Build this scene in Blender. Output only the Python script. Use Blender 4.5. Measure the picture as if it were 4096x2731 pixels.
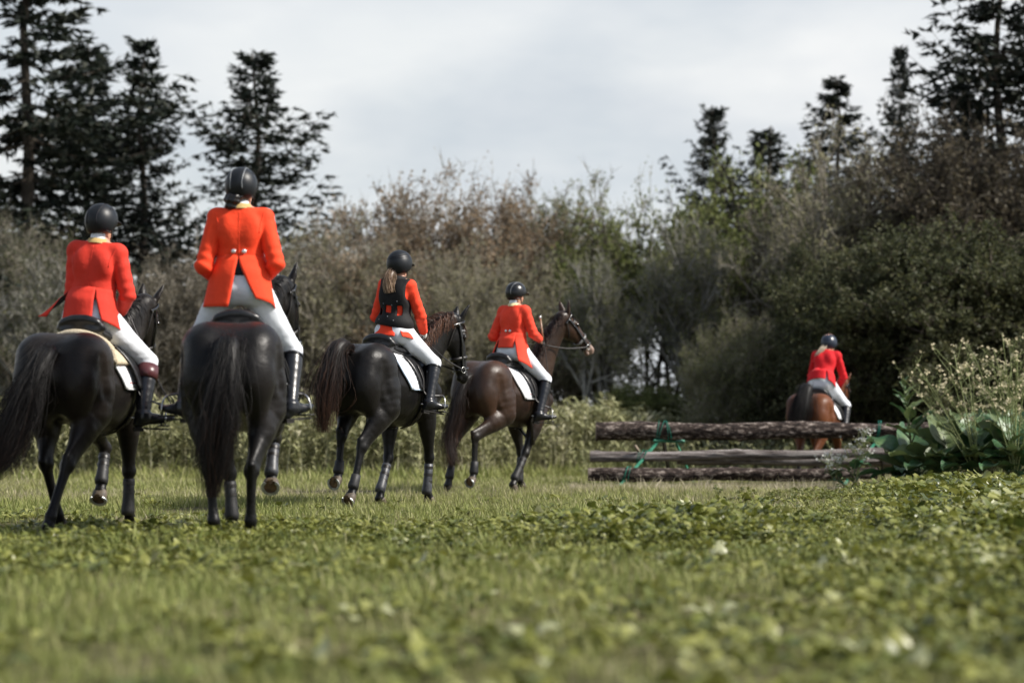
import bpy, bmesh, math, random
import numpy as np
import openvdb
from mathutils import Vector, Matrix
from mathutils.bvhtree import BVHTree

sc = bpy.context.scene
for o in list(bpy.data.objects): bpy.data.objects.remove(o)
col = sc.collection
R = math.radians

# ------------------------------------------------------------------ camera
CAM_Z = 0.74
cam_d = bpy.data.cameras.new('camera'); cam = bpy.data.objects.new('camera', cam_d); col.objects.link(cam)
cam.location = (0, 0, CAM_Z)
cam.rotation_euler = (R(90 + 2.1), 0, 0)
cam_d.sensor_width = 36; cam_d.lens = 85
cam_d.clip_start = 0.2; cam_d.clip_end = 3000
cam_d.dof.use_dof = True; cam_d.dof.focus_distance = 22.3; cam_d.dof.aperture_fstop = 1.55
cam_d.dof.aperture_blades = 9
sc.camera = cam

# ------------------------------------------------------------------ sky and sun
SUN_EL, SUN_AZ = R(42), R(98)          # azimuth measured clockwise from the view direction (+Y)
w = bpy.data.worlds.new('World'); sc.world = w; w.use_nodes = True
nt = w.node_tree; nt.nodes.clear()
N = nt.nodes.new
out = N('ShaderNodeOutputWorld'); bg = N('ShaderNodeBackground'); bg.inputs['Strength'].default_value = 0.1
sky = N('ShaderNodeTexSky'); sky.sky_type = 'NISHITA'; sky.sun_disc = False
sky.sun_elevation = SUN_EL; sky.sun_rotation = SUN_AZ
sky.air_density = 1.0; sky.dust_density = 2.0; sky.ozone_density = 1.0
tc = N('ShaderNodeTexCoord'); mp = N('ShaderNodeMapping'); mp.inputs['Scale'].default_value = (1.0, 1.0, 2.6)
mp.inputs['Location'].default_value = (0.35, 0.0, 0.16)
n1 = N('ShaderNodeTexNoise'); n1.inputs['Scale'].default_value = 4.2; n1.inputs['Detail'].default_value = 5; n1.inputs['Roughness'].default_value = 0.5
n2 = N('ShaderNodeTexNoise'); n2.inputs['Scale'].default_value = 9; n2.inputs['Detail'].default_value = 6; n2.inputs['Roughness'].default_value = 0.55
r1 = N('ShaderNodeValToRGB'); e = r1.color_ramp.elements
e[0].position = 0.36; e[0].color = (4.9, 5.35, 5.75, 1); e[1].position = 0.62; e[1].color = (7.8, 7.75, 7.6, 1)
r2 = N('ShaderNodeValToRGB'); r2.color_ramp.elements[0].position = 0.35; r2.color_ramp.elements[0].color = (0.90, 0.915, 0.94, 1)
r2.color_ramp.elements[1].position = 0.7; r2.color_ramp.elements[1].color = (1.06, 1.055, 1.04, 1)
mul = N('ShaderNodeMix'); mul.data_type = 'RGBA'; mul.blend_type = 'MULTIPLY'; mul.inputs[0].default_value = 1
mix = N('ShaderNodeMix'); mix.data_type = 'RGBA'; mix.inputs[0].default_value = 0.86
L = nt.links.new
L(tc.outputs['Generated'], mp.inputs['Vector']); L(mp.outputs[0], n1.inputs['Vector']); L(mp.outputs[0], n2.inputs['Vector'])
L(n1.outputs['Fac'], r1.inputs[0]); L(n2.outputs['Fac'], r2.inputs[0])
L(r1.outputs[0], mul.inputs[6]); L(r2.outputs[0], mul.inputs[7])
n3 = N('ShaderNodeTexNoise'); n3.inputs['Scale'].default_value = 1.7; n3.inputs['Detail'].default_value = 4
m3 = N('ShaderNodeMapRange'); m3.inputs['From Min'].default_value = 0.46; m3.inputs['From Max'].default_value = 0.66; m3.inputs['To Min'].default_value = 0.05; m3.inputs['To Max'].default_value = 0.96
mp3 = N('ShaderNodeMapping'); mp3.inputs['Location'].default_value = (0.2, 0.55, 0.3); L(tc.outputs['Generated'], mp3.inputs['Vector'])
L(mp3.outputs[0], n3.inputs['Vector']); L(m3.outputs[0], mix.inputs[0])
# the cloud layer closes up towards the horizon, all the way round
sz3 = N('ShaderNodeSeparateXYZ'); L(tc.outputs['Generated'], sz3.inputs[0])
hz3 = N('ShaderNodeMapRange'); hz3.inputs['From Min'].default_value = 0.10; hz3.inputs['From Max'].default_value = 0.38; hz3.inputs['To Min'].default_value = 0.26; hz3.inputs['To Max'].default_value = 0.0; L(sz3.outputs['Z'], hz3.inputs['Value'])
ad3 = N('ShaderNodeMath'); ad3.operation = 'ADD'; L(n3.outputs['Fac'], ad3.inputs[0]); L(hz3.outputs[0], ad3.inputs[1]); L(ad3.outputs[0], m3.inputs['Value'])
L(sky.outputs[0], mix.inputs[6]); L(mul.outputs[2], mix.inputs[7])
L(mix.outputs[2], bg.inputs['Color']); L(bg.outputs[0], out.inputs['Surface'])

sd = bpy.data.lights.new('sun', 'SUN'); sd.energy = 5.0; sd.angle = R(5); sd.color = (1.0, 0.95, 0.87)
sun = bpy.data.objects.new('sun', sd); col.objects.link(sun)
d = Vector((math.sin(SUN_AZ)*math.cos(SUN_EL), math.cos(SUN_AZ)*math.cos(SUN_EL), math.sin(SUN_EL)))
sun.rotation_euler = d.to_track_quat('Z', 'Y').to_euler(); sun.location = (30, 10, 40)

sc.view_settings.view_transform = 'Standard'; sc.view_settings.look = 'None'
sc.view_settings.gamma = 1; sc.view_settings.exposure = 0.40
sc.cycles.use_denoising = True
sc.cycles.max_bounces = 6; sc.cycles.transparent_max_bounces = 8

# ------------------------------------------------------------------ helpers
def prop(o, label=None, cat=None, group=None, kind=None):
    if label: o['label'] = label
    if cat: o['category'] = cat
    if group: o['group'] = group
    if kind: o['kind'] = kind
    return o
def empty(name, loc=(0,0,0), rz=0, sc_=(1,1,1)):
    o = bpy.data.objects.new(name, None); col.objects.link(o); o.location = loc; o.rotation_euler = (0,0,rz); o.scale = sc_
    o.empty_display_size = 0.1
    return o
def link(name, me, parent=None, mat=None, smooth=True):
    o = bpy.data.objects.new(name, me); col.objects.link(o); o.parent = parent
    if mat is not None:
        if not isinstance(mat, (list, tuple)): mat = [mat]
        for m in mat: me.materials.append(m)
    if smooth: me.shade_smooth()
    return o
def mesh_np(name, V, F, tint=None, fmat=None):
    """V (n,3); F (m,k) array with a fixed number of corners"""
    V = np.asarray(V, np.float32).reshape(-1,3); F = np.asarray(F, np.int32)
    me = bpy.data.meshes.new(name)
    m, k = F.shape
    me.vertices.add(len(V)); me.vertices.foreach_set('co', V.ravel())
    me.loops.add(m*k); me.loops.foreach_set('vertex_index', F.ravel())
    me.polygons.add(m); me.polygons.foreach_set('loop_start', np.arange(0, m*k, k, dtype=np.int32))
    me.polygons.foreach_set('loop_total', np.full(m, k, np.int32))
    if tint is not None:
        a = me.attributes.new('tint', 'FLOAT', 'POINT'); a.data.foreach_set('value', np.asarray(tint, np.float32))
    if fmat is not None: me.polygons.foreach_set('material_index', np.asarray(fmat, np.int32))
    me.update(calc_edges=True)
    return me

# ---- materials
MATS = {}
def mat(name, c, rough=0.6, spec=0.5, var=0.0, vscale=8.0, bump=0.0, bscale=60.0, metal=0.0, c2=None, stretch=None, coat=0.0, sheen=0.0, tint=None, trans=0.0, coords='Object', dist=0.004):
    if name in MATS: return MATS[name]
    m = bpy.data.materials.new(name); m.use_nodes = True
    t = m.node_tree; b = t.nodes['Principled BSDF']; lk = t.links.new
    b.inputs['Roughness'].default_value = rough; b.inputs['Metallic'].default_value = metal
    b.inputs['Specular IOR Level'].default_value = spec
    b.inputs['Coat Weight'].default_value = coat; b.inputs['Coat Roughness'].default_value = 0.25
    if sheen: b.inputs['Sheen Weight'].default_value = sheen; b.inputs['Sheen Roughness'].default_value = 0.4
    c = tuple(c) + (1,)
    tcn = t.nodes.new('ShaderNodeTexCoord'); mpn = t.nodes.new('ShaderNodeMapping')
    if stretch: mpn.inputs['Scale'].default_value = stretch
    lk(tcn.outputs[coords], mpn.inputs[0])
    src = None
    if var or c2:
        nz = t.nodes.new('ShaderNodeTexNoise'); nz.inputs['Scale'].default_value = vscale; nz.inputs['Detail'].default_value = 5; nz.inputs['Roughness'].default_value = 0.6
        lk(mpn.outputs[0], nz.inputs['Vector'])
        rp = t.nodes.new('ShaderNodeValToRGB'); rp.color_ramp.elements[0].position = 0.36; rp.color_ramp.elements[1].position = 0.66
        lo = tuple(x*(1-var) for x in c[:3]) + (1,); hi = (tuple(c2)+(1,)) if c2 else tuple(min(1, x*(1+var)) for x in c[:3]) + (1,)
        if c2: lo = c
        rp.color_ramp.elements[0].color = lo; rp.color_ramp.elements[1].color = hi
        lk(nz.outputs['Fac'], rp.inputs[0]); src = rp.outputs[0]
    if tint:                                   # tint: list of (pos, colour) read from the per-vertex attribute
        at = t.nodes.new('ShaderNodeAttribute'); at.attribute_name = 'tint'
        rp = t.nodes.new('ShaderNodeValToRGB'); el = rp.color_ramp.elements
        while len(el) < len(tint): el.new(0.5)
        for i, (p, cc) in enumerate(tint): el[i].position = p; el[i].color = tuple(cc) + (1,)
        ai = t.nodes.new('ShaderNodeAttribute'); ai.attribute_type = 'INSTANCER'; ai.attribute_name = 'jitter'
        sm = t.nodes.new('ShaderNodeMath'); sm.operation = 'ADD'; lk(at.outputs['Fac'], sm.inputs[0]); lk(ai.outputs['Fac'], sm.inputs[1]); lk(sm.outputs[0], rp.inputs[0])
        if src is not None:
            mx = t.nodes.new('ShaderNodeMix'); mx.data_type = 'RGBA'; mx.inputs[0].default_value = 0.35
            lk(rp.outputs[0], mx.inputs[6]); lk(src, mx.inputs[7]); src = mx.outputs[2]
        else: src = rp.outputs[0]
    if src is not None: lk(src, b.inputs['Base Color'])
    else: b.inputs['Base Color'].default_value = c
    if bump:
        bn = t.nodes.new('ShaderNodeTexNoise'); bn.inputs['Scale'].default_value = bscale; bn.inputs['Detail'].default_value = 4
        lk(mpn.outputs[0], bn.inputs['Vector'])
        bp = t.nodes.new('ShaderNodeBump'); bp.inputs['Strength'].default_value = bump; bp.inputs['Distance'].default_value = dist
        lk(bn.outputs['Fac'], bp.inputs['Height']); lk(bp.outputs[0], b.inputs['Normal'])
    if trans:
        tr = t.nodes.new('ShaderNodeBsdfTranslucent'); ms = t.nodes.new('ShaderNodeMixShader'); ms.inputs[0].default_value = trans
        if src is not None: lk(src, tr.inputs['Color'])
        else: tr.inputs['Color'].default_value = c
        lk(b.outputs[0], ms.inputs[1]); lk(tr.outputs[0], ms.inputs[2]); lk(ms.outputs[0], t.nodes['Material Output'].inputs['Surface'])
    MATS[name] = m
    return m

# ---- implicit surfaces: smooth unions of shaped bones, meshed once into one continuous skin
def nrm(v):
    v = np.asarray(v, float); return v/max(1e-9, math.sqrt(float(v[0]*v[0]+v[1]*v[1]+v[2]*v[2])))
def smin(a, b, k):
    if k <= 0: return np.minimum(a, b)
    hh = np.clip(0.5 + 0.5*(b-a)/k, 0, 1)
    return b + (a-b)*hh - k*hh*(1-hh)
class Field:
    def __init__(s, lo, hi, h):
        s.lo = np.asarray(lo, float); s.h = h
        s.n = np.ceil((np.asarray(hi)-s.lo)/h).astype(int)+1
        s.d = np.full(s.n, 0.3, np.float32)
        s.ax = [(s.lo[i] + h*np.arange(s.n[i])).astype(np.float32) for i in range(3)]
    def region(s, lo, hi):
        a = np.clip(np.floor((np.asarray(lo)-s.lo)/s.h).astype(int), 0, s.n); b = np.clip(np.ceil((np.asarray(hi)-s.lo)/s.h).astype(int)+1, 0, s.n)
        sl = tuple(slice(a[i], b[i]) for i in range(3))
        return sl, s.ax[0][sl[0]][:,None,None], s.ax[1][sl[1]][None,:,None], s.ax[2][sl[2]][None,None,:]
    def put(s, sl, d, k, op):
        if d.size == 0: return
        if op == 'add': s.d[sl] = smin(s.d[sl], d, k)
        elif op == 'sub': s.d[sl] = -smin(-s.d[sl], d, k)
    def ell(s, c, r, axes=None, k=0.03, op='add', infl=0.0):
        c = np.asarray(c, float); r = np.asarray(r, float)+infl; m = r.max()+k+0.06
        sl, X, Y, Z = s.region(c-m, c+m)
        P = (X-c[0], Y-c[1], Z-c[2])
        if axes is not None:
            A = [nrm(a) for a in axes]
            P = tuple(P[0]*a[0]+P[1]*a[1]+P[2]*a[2] for a in A)
        k0 = np.sqrt(sum((p/q)**2 for p, q in zip(P, r))); k1 = np.sqrt(sum((p/q/q)**2 for p, q in zip(P, r)))
        s.put(sl, k0*(k0-1)/np.maximum(k1, 1e-6), k, op)
    def cone(s, A, B, ra, rb, side=(0,1,0), k=0.03, op='add', infl=0.0):
        """ra, rb: (width along side, depth) or a single radius"""
        A = np.asarray(A, float); B = np.asarray(B, float)
        ra = np.asarray(ra if np.ndim(ra) else (ra, ra), float)+infl; rb = np.asarray(rb if np.ndim(rb) else (rb, rb), float)+infl
        Lh = np.linalg.norm(B-A)
        if Lh < 1e-6: return
        wv = (B-A)/Lh; sd_ = np.asarray(side, float)
        v = np.cross(wv, sd_)
        if np.linalg.norm(v) < 1e-3: v = np.cross(wv, (1,0.1,0))
        v = nrm(v); u = np.cross(v, wv)
        m = max(ra.max(), rb.max())+k+0.06
        sl, X, Y, Z = s.region(np.minimum(A,B)-m, np.maximum(A,B)+m)
        X = X-A[0]; Y = Y-A[1]; Z = Z-A[2]
        ta = X*wv[0]+Y*wv[1]+Z*wv[2]; t = np.clip(ta/Lh, 0, 1); ex = ta-t*Lh
        pu = X*u[0]+Y*u[1]+Z*u[2]; pv = X*v[0]+Y*v[1]+Z*v[2]
        ru = ra[0]+(rb[0]-ra[0])*t; rv = ra[1]+(rb[1]-ra[1])*t; re = np.minimum(ru, rv)
        k0 = np.sqrt((pu/ru)**2+(pv/rv)**2+(ex/re)**2); k1 = np.sqrt((pu/ru/ru)**2+(pv/rv/rv)**2+(ex/re/re)**2)
        s.put(sl, k0*(k0-1)/np.maximum(k1, 1e-6), k, op)
    def chain(s, P, Rr, side=(0,1,0), k=0.03, sub=3, infl=0.0):
        """P points, Rr radii (w,d) per point; Catmull-Rom smoothed"""
        P = np.asarray(P, float); Rr = np.asarray([r if np.ndim(r) else (r, r) for r in Rr], float)
        Q, S = spline(P, sub), spline(Rr, sub)
        for i in range(len(Q)-1): s.cone(Q[i], Q[i+1], S[i], S[i+1], side, k if i == 0 else min(k, 0.003), infl=infl)
    def box(s, c, r, axes, k=0.004, op='sub'):
        c = np.asarray(c, float); m = max(r)+.05; sl, X, Y, Z = s.region(c-m, c+m); P = (X-c[0], Y-c[1], Z-c[2]); A = [nrm(a) for a in axes]
        dd = None
        for a_, q in zip(A, r):
            v = np.abs(P[0]*a_[0]+P[1]*a_[1]+P[2]*a_[2])-q; dd = v if dd is None else np.maximum(dd, v)
        s.put(sl, dd, k, op)
    def plane(s, p, n, k=0.0):
        """cut away everything on the +n side of p"""
        n = nrm(n); p = np.asarray(p, float)
        dd = (s.ax[0][:,None,None]-p[0])*n[0]+(s.ax[1][None,:,None]-p[1])*n[1]+(s.ax[2][None,None,:]-p[2])*n[2]
        s.d = (-smin(-s.d, -dd.astype(np.float32), k)).astype(np.float32)
    def wrinkle(s, amp, fn):
        s.d += (amp*fn(s.ax[0][:,None,None], s.ax[1][None,:,None], s.ax[2][None,None,:])).astype(np.float32)
    def mesh(s, name):
        g = openvdb.FloatGrid(0.3); g.copyFromArray(np.ascontiguousarray(s.d, np.float32)); g.transform = openvdb.createLinearTransform(voxelSize=s.h)
        pts, quads = g.convertToQuads(isovalue=0.0)
        V = np.asarray(pts, float)+s.lo; Q = np.asarray(quads, int)
        return mesh_np(name, V, Q)
def spline(P, sub):
    P = np.asarray(P, float)
    if len(P) < 3 or sub <= 1: return P
    E = np.vstack([2*P[0]-P[1], P, 2*P[-1]-P[-2]]); o = []
    for i in range(1, len(E)-2):
        a, b, c, dd = E[i-1], E[i], E[i+1], E[i+2]
        for j in range(sub):
            t = j/sub
            o.append(0.5*(2*b+(c-a)*t+(2*a-5*b+4*c-dd)*t*t+(-a+3*b-3*c+dd)*t**3))
    o.append(P[-1]); return np.array(o)

# ---- plain mesh builders
class MB:
    """collects quads/tris for one mesh"""
    def __init__(s): s.v = []; s.f = []
    def add(s, V, F):
        o = len(s.v); s.v += [tuple(map(float, p)) for p in V]; s.f += [tuple(int(i)+o for i in f) for f in F]
    def box(s, c, size, rot=None):
        hx, hy, hz = [x/2 for x in size]; V = [(x,y,z) for x in (-hx,hx) for y in (-hy,hy) for z in (-hz,hz)]
        if rot is not None: V = [rot @ Vector(p) for p in V]
        s.add([(p[0]+c[0], p[1]+c[1], p[2]+c[2]) for p in V], [(0,1,3,2),(4,6,7,5),(0,4,5,1),(2,3,7,6),(0,2,6,4),(1,5,7,3)])
    def tube(s, P, r, n=6, side=(0,0,1), flat=1.0, cap=True):
        P = np.asarray(P, float); m = len(P); r = np.broadcast_to(np.asarray(r, float), (m,))
        T = np.gradient(P, axis=0); V = []
        ref = np.asarray(side, float)
        for i in range(m):
            t = nrm(T[i]); u = np.cross(t, ref)
            if np.linalg.norm(u) < 1e-3: u = np.cross(t, (1,0.2,0.1))
            u = nrm(u); v = np.cross(u, t)
            for j in range(n):
                a = 2*math.pi*j/n; V.append(P[i]+r[i]*(math.cos(a)*u*flat+math.sin(a)*v))
        F = [(i*n+j, i*n+(j+1)%n, (i+1)*n+(j+1)%n, (i+1)*n+j) for i in range(m-1) for j in range(n)]
        if cap: F += [tuple(range(n))[::-1], tuple((m-1)*n+j for j in range(n))]
        s.add(V, F)
    def rings(s, rings, cap=True):
        n = len(rings[0]); V = [p for r in rings for p in r]
        F = [(i*n+j, i*n+(j+1)%n, (i+1)*n+(j+1)%n, (i+1)*n+j) for i in range(len(rings)-1) for j in range(n)]
        if cap: F += [tuple(range(n))[::-1], tuple((len(rings)-1)*n+j for j in range(n))]
        s.add(V, F)
    def ribbon(s, P, Nn, width, th=0.004):
        """flat strap: centre points P, surface normals Nn"""
        P = np.asarray(P, float); T = np.gradient(P, axis=0); m = len(P); wd = np.broadcast_to(np.asarray(width, float), (m,)); V = []
        for i in range(m):
            n = nrm(Nn[i]); u = nrm(np.cross(nrm(T[i]), n))*wd[i]/2
            V += [P[i]-u, P[i]+u, P[i]+u+n*th, P[i]-u+n*th]
        F = [(i*4+j, i*4+(j+1)%4, i*4+4+(j+1)%4, i*4+4+j) for i in range(m-1) for j in range(4)] + [(3,2,1,0), ((m-1)*4, (m-1)*4+1, (m-1)*4+2, (m-1)*4+3)]
        s.add(V, F)
    def grid(s, G, th=0.0, Nn=None):
        """sheet of points G (a,b,3); th thickness along normals"""
        G = np.asarray(G, float); a, b = G.shape[:2]
        if th:
            du = np.gradient(G, axis=0); dv = np.gradient(G, axis=1); n = np.cross(du, dv); n /= np.maximum(1e-9, np.linalg.norm(n, axis=2, keepdims=True))
            H = G+n*th
            V = np.vstack([G.reshape(-1,3), H.reshape(-1,3)]); o = a*b
            F = [(i*b+j, i*b+j+1, (i+1)*b+j+1, (i+1)*b+j)[::-1] for i in range(a-1) for j in range(b-1)]
            F += [(o+i*b+j, o+i*b+j+1, o+(i+1)*b+j+1, o+(i+1)*b+j) for i in range(a-1) for j in range(b-1)]
            rim = [j for j in range(b)]+[i*b+b-1 for i in range(1,a)]+[(a-1)*b+j for j in range(b-2,-1,-1)]+[i*b for i in range(a-2,0,-1)]
            F += [(rim[q], rim[(q+1)%len(rim)], o+rim[(q+1)%len(rim)], o+rim[q])[::-1] for q in range(len(rim))]
            s.add(V, F)
        else: s.add(G.reshape(-1,3), [(i*b+j, i*b+j+1, (i+1)*b+j+1, (i+1)*b+j) for i in range(a-1) for j in range(b-1)])
    def build(s, name, m, parent=None, smooth=True, fix=True):
        me = bpy.data.meshes.new(name); me.from_pydata(s.v, [], s.f)
        if fix:
            bm = bmesh.new(); bm.from_mesh(me); bmesh.ops.recalc_face_normals(bm, faces=bm.faces); bm.to_mesh(me); bm.free()
        me.update()
        return link(name, me, parent, m, smooth)
def sharp(o, ang=40):
    o.data.set_sharp_from_angle(angle=R(ang)); return o
def bvh_of(o):
    me = o.data
    return BVHTree.FromPolygons([v.co for v in me.vertices], [p.vertices for p in me.polygons])
def snap(bvh, P, off, sub=6):
    """densify a polyline and lay it on a surface"""
    Q = spline(np.asarray(P, float), sub); o = []; n_ = []
    for p in Q:
        loc, n, i, dd = bvh.find_nearest(Vector(p))
        o.append(np.array(loc)+np.array(n)*off); n_.append(np.array(n))
    o = np.array(o); n_ = np.array(n_)
    for _ in range(2):
        n_[1:-1] = (n_[:-2]+n_[1:-1]*2+n_[2:])/4; o[1:-1] = (o[:-2]+o[1:-1]*2+o[2:])/4
    return o, n_
def strands(guide, Rp, N_, rng, length=(0.8,1.0), wave=0.01, width=0.0035, clumps=18, seg=13, root=1.0, flatten=1.0, tip=0.35, side=None):
    """bundle of hair strands round a guide line; returns vertices, faces, tint"""
    G = spline(np.asarray(guide, float), 8); Rp = np.asarray(Rp, float)
    L_ = np.r_[0, np.cumsum(np.linalg.norm(np.diff(G, axis=0), axis=1))]; L_ /= L_[-1]
    T = np.gradient(G, axis=0); T /= np.linalg.norm(T, axis=1, keepdims=True)
    ref = np.array(side if side is not None else (0,1,0), float)
    U = np.cross(T, ref); U /= np.maximum(1e-6, np.linalg.norm(U, axis=1, keepdims=True)); W = np.cross(U, T)
    cl = rng.normal(0, 0.55, (clumps, 2)); clw = rng.normal(0, 1, (clumps, 4))
    V = []; F = []; tint = []
    ts = np.linspace(0, 1, seg)
    for i in range(N_):
        c = rng.integers(clumps); ln = rng.uniform(*length)
        t = ts*ln; base = np.stack([np.interp(t, L_, G[:,k]) for k in range(3)], 1)
        u = np.stack([np.interp(t, L_, U[:,k]) for k in range(3)], 1); v = np.stack([np.interp(t, L_, W[:,k]) for k in range(3)], 1)
        rr = np.interp(t, np.linspace(0,1,len(Rp)), Rp)
        o = rng.normal(0, 0.42, 2); mixf = np.clip(ts*1.4, 0, 0.8)[:,None]
        off = (o[None,:]*(1-mixf)+(cl[c][None,:]+o[None,:]*0.3)*mixf)
        ph = rng.uniform(0, 6.28, 2); fr = rng.uniform(5, 11)
        wv = wave*ts[:,None]**1.3*np.stack([np.sin(fr*ts+ph[0]+clw[c,0]), np.sin(fr*ts+ph[1]+clw[c,1])], 1)*(0.6+0.5*abs(clw[c,2]))
        P = base+u*(off[:,:1]*rr[:,None]*flatten+wv[:,:1])+v*(off[:,1:]*rr[:,None]+wv[:,1:])
        wd = width*(1-(1-tip)*ts)*rng.uniform(0.7,1.25)
        th = rng.uniform(0, 6.28); o0 = len(V)*0
        tn = np.gradient(P, axis=0); tn /= np.maximum(1e-9, np.linalg.norm(tn, axis=1, keepdims=True))
        a = np.cross(tn, np.array([math.cos(th), math.sin(th), 0.3])); a /= np.maximum(1e-6, np.linalg.norm(a, axis=1, keepdims=True)); b = np.cross(tn, a)
        ring = np.stack([P+wd[:,None]*(math.cos(q)*a+math.sin(q)*b) for q in (0, 2.094, 4.189)], 1)
        k = sum(len(x) for x in V)//1 if False else None
        V.append(ring.reshape(-1,3)); tv = np.clip(0.5*rng.random()+0.5*ts**1.5+rng.normal(0,0.08), 0, 1); tint.append(np.repeat(tv, 3))
    q = np.array([(s_*3+j, s_*3+(j+1)%3, s_*3+3+(j+1)%3, s_*3+3+j) for s_ in range(seg-1) for j in range(3)])
    F = np.concatenate([q+i*seg*3 for i in range(N_)])
    return np.concatenate(V), F, np.concatenate(tint)

# ------------------------------------------------------------------ ground
def gz(x, y):
    x = np.asarray(x, float); y = np.asarray(y, float)
    t = np.clip((y-33.5)/3, 0, 1); t = t*t*(3-2*t)
    b = .02*np.sin(x*.9+1)*np.sin(y*.7)+.012*np.sin(x*2.3+y*1.7)
    m = np.clip((np.abs(x+.3)-0)/40, 0, 1)
    return b*.6-.08*t
def grid_ground():
    xs = np.unique(np.concatenate([np.linspace(-300,-16,12), np.linspace(-16,16,90), np.linspace(16,300,12)])); ys = np.unique(np.concatenate([np.linspace(-60,0,6), np.linspace(0,60,160), np.linspace(60,500,14)]))
    X, Y = np.meshgrid(xs, ys, indexing='ij'); Z = gz(X, Y); V = np.stack([X,Y,Z],2).reshape(-1,3); b = len(ys)
    I = np.arange((len(xs)-1)*b).reshape(-1,b)[:,:-1].ravel()
    return mesh_np('ground', V, np.stack([I, I+b, I+b+1, I+1],1))
M_ground = mat('turf soil', (0.060,0.058,0.026), 0.95, 0.1, c2=(0.12,0.105,0.055), vscale=1.6, bump=0.6, bscale=18, dist=0.03)
prop(link('ground', grid_ground(), None, M_ground), kind='structure')

# ---- scatter tools (triangles)
def leafgeo(L_, W_, droop=.5, fold=.25, lob=0.0, seg=4, rng=None, pitch=.6, twist=0.0):
    """a leaf starting at the origin, growing along +x and rising"""
    V = []; ph = rng.uniform(0,6) if rng is not None else 0
    for i in range(seg+1):
        t = i/seg; w_ = W_*(math.sin(math.pi*min(1,t*.92+.06))**.75)*(1+lob*math.sin(t*13+ph)+lob*.8*(i%2-.5)) if 0 < i < seg else (W_*.10 if i == 0 else W_*.02)
        x = L_*t*math.cos(pitch*(1-t)); z = L_*(math.sin(pitch)*t-droop*t*t)
        for s in (-1,0,1):
            V.append((x, s*w_*.5, z+abs(s)*w_*fold*(1 if i else 0)+s*twist*t*w_))
    F = []
    for i in range(seg):
        for j in (0,1):
            a = i*3+j; F += [(a,a+1,a+4),(a,a+4,a+3)]
    return np.array(V), np.array(F)
def rotz(V, a): c, s = math.cos(a), math.sin(a); return np.stack([V[:,0]*c-V[:,1]*s, V[:,0]*s+V[:,1]*c, V[:,2]],1)
def join(parts):
    V = []; F = []; T = []; o = 0
    for v, f, t in parts: V.append(v); F.append(f+o); T.append(np.broadcast_to(t, (len(v),))); o += len(v)
    return np.concatenate(V), np.concatenate(F), np.concatenate(T)
def scatter(name, variants, P, yaw, scl, tj, pick, m, lean=None, smooth=True):
    """one object: copies of a few small plants on many points (geometry nodes)"""
    n = len(P); src = bpy.data.collections.new(name+' plants')
    for k, (v, f, t) in enumerate(variants):
        me = mesh_np('%s %02d' % (name, k), v, f, t); me.materials.append(m)
        if smooth: me.shade_smooth()
        src.objects.link(bpy.data.objects.new('%s %02d' % (name, k), me))
    me = bpy.data.meshes.new(name); me.vertices.add(n); me.vertices.foreach_set('co', np.asarray(P, np.float32).ravel()); me.materials.append(m)
    L_ = np.zeros((n,2)) if lean is None else lean
    rot = np.column_stack([-L_[:,1], L_[:,0], yaw]).astype(np.float32)
    for nm_, ty, key, arr in (('rot','FLOAT_VECTOR','vector',rot.ravel()), ('scl','FLOAT','value',np.asarray(scl, np.float32)), ('pick','INT','value',np.asarray(pick, np.int32)), ('jitter','FLOAT','value',np.asarray(tj, np.float32))):
        a_ = me.attributes.new(nm_, ty, 'POINT'); a_.data.foreach_set(key, arr)
    o = bpy.data.objects.new(name, me); col.objects.link(o)
    g = bpy.data.node_groups.new(name, 'GeometryNodeTree'); g.interface.new_socket('Geometry', in_out='INPUT', socket_type='NodeSocketGeometry'); g.interface.new_socket('Geometry', in_out='OUTPUT', socket_type='NodeSocketGeometry')
    gi, go = g.nodes.new('NodeGroupInput'), g.nodes.new('NodeGroupOutput'); ip = g.nodes.new('GeometryNodeInstanceOnPoints'); ci = g.nodes.new('GeometryNodeCollectionInfo')
    ci.inputs['Collection'].default_value = src; ci.inputs['Separate Children'].default_value = True; ci.inputs['Reset Children'].default_value = True; ip.inputs['Pick Instance'].default_value = True
    def na(nm_, dt): q = g.nodes.new('GeometryNodeInputNamedAttribute'); q.data_type = dt; q.inputs['Name'].default_value = nm_; return q.outputs['Attribute']
    lk = g.links.new; lk(gi.outputs[0], ip.inputs['Points']); lk(ci.outputs[0], ip.inputs['Instance']); lk(na('pick','INT'), ip.inputs['Instance Index']); lk(na('rot','FLOAT_VECTOR'), ip.inputs['Rotation']); lk(na('scl','FLOAT'), ip.inputs['Scale']); lk(ip.outputs[0], go.inputs[0])
    md = o.modifiers.new('scatter', 'NODES'); md.node_group = g
    return o
def wedge(rng, n, y0, y1, pad=1.6, k=.30, power=1.0):
    """random points on the ground inside the field of view, with a margin"""
    out_ = np.zeros((0,2))
    while len(out_) < n:
        y = rng.uniform(y0, y1, n*2); x = rng.uniform(-1,1,n*2)*(k*y1+pad); ok = np.abs(x) < k*y+pad
        out_ = np.concatenate([out_, np.stack([x[ok], y[ok]],1)])
    return out_[:n]
def vnoise(x, y, s, seed):
    r = np.random.default_rng(seed); a = r.uniform(0,6.28,(6,3)); v = 0
    for i in range(6):
        an = a[i,0]; f = s*(.6+.35*i); v = v+np.sin((x*np.cos(an)+y*np.sin(an))*f+a[i,1]+1.3*np.sin((x*np.sin(an)-y*np.cos(an))*f*.6+a[i,2]))/(1+.4*i)
    return v/2.6

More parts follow.
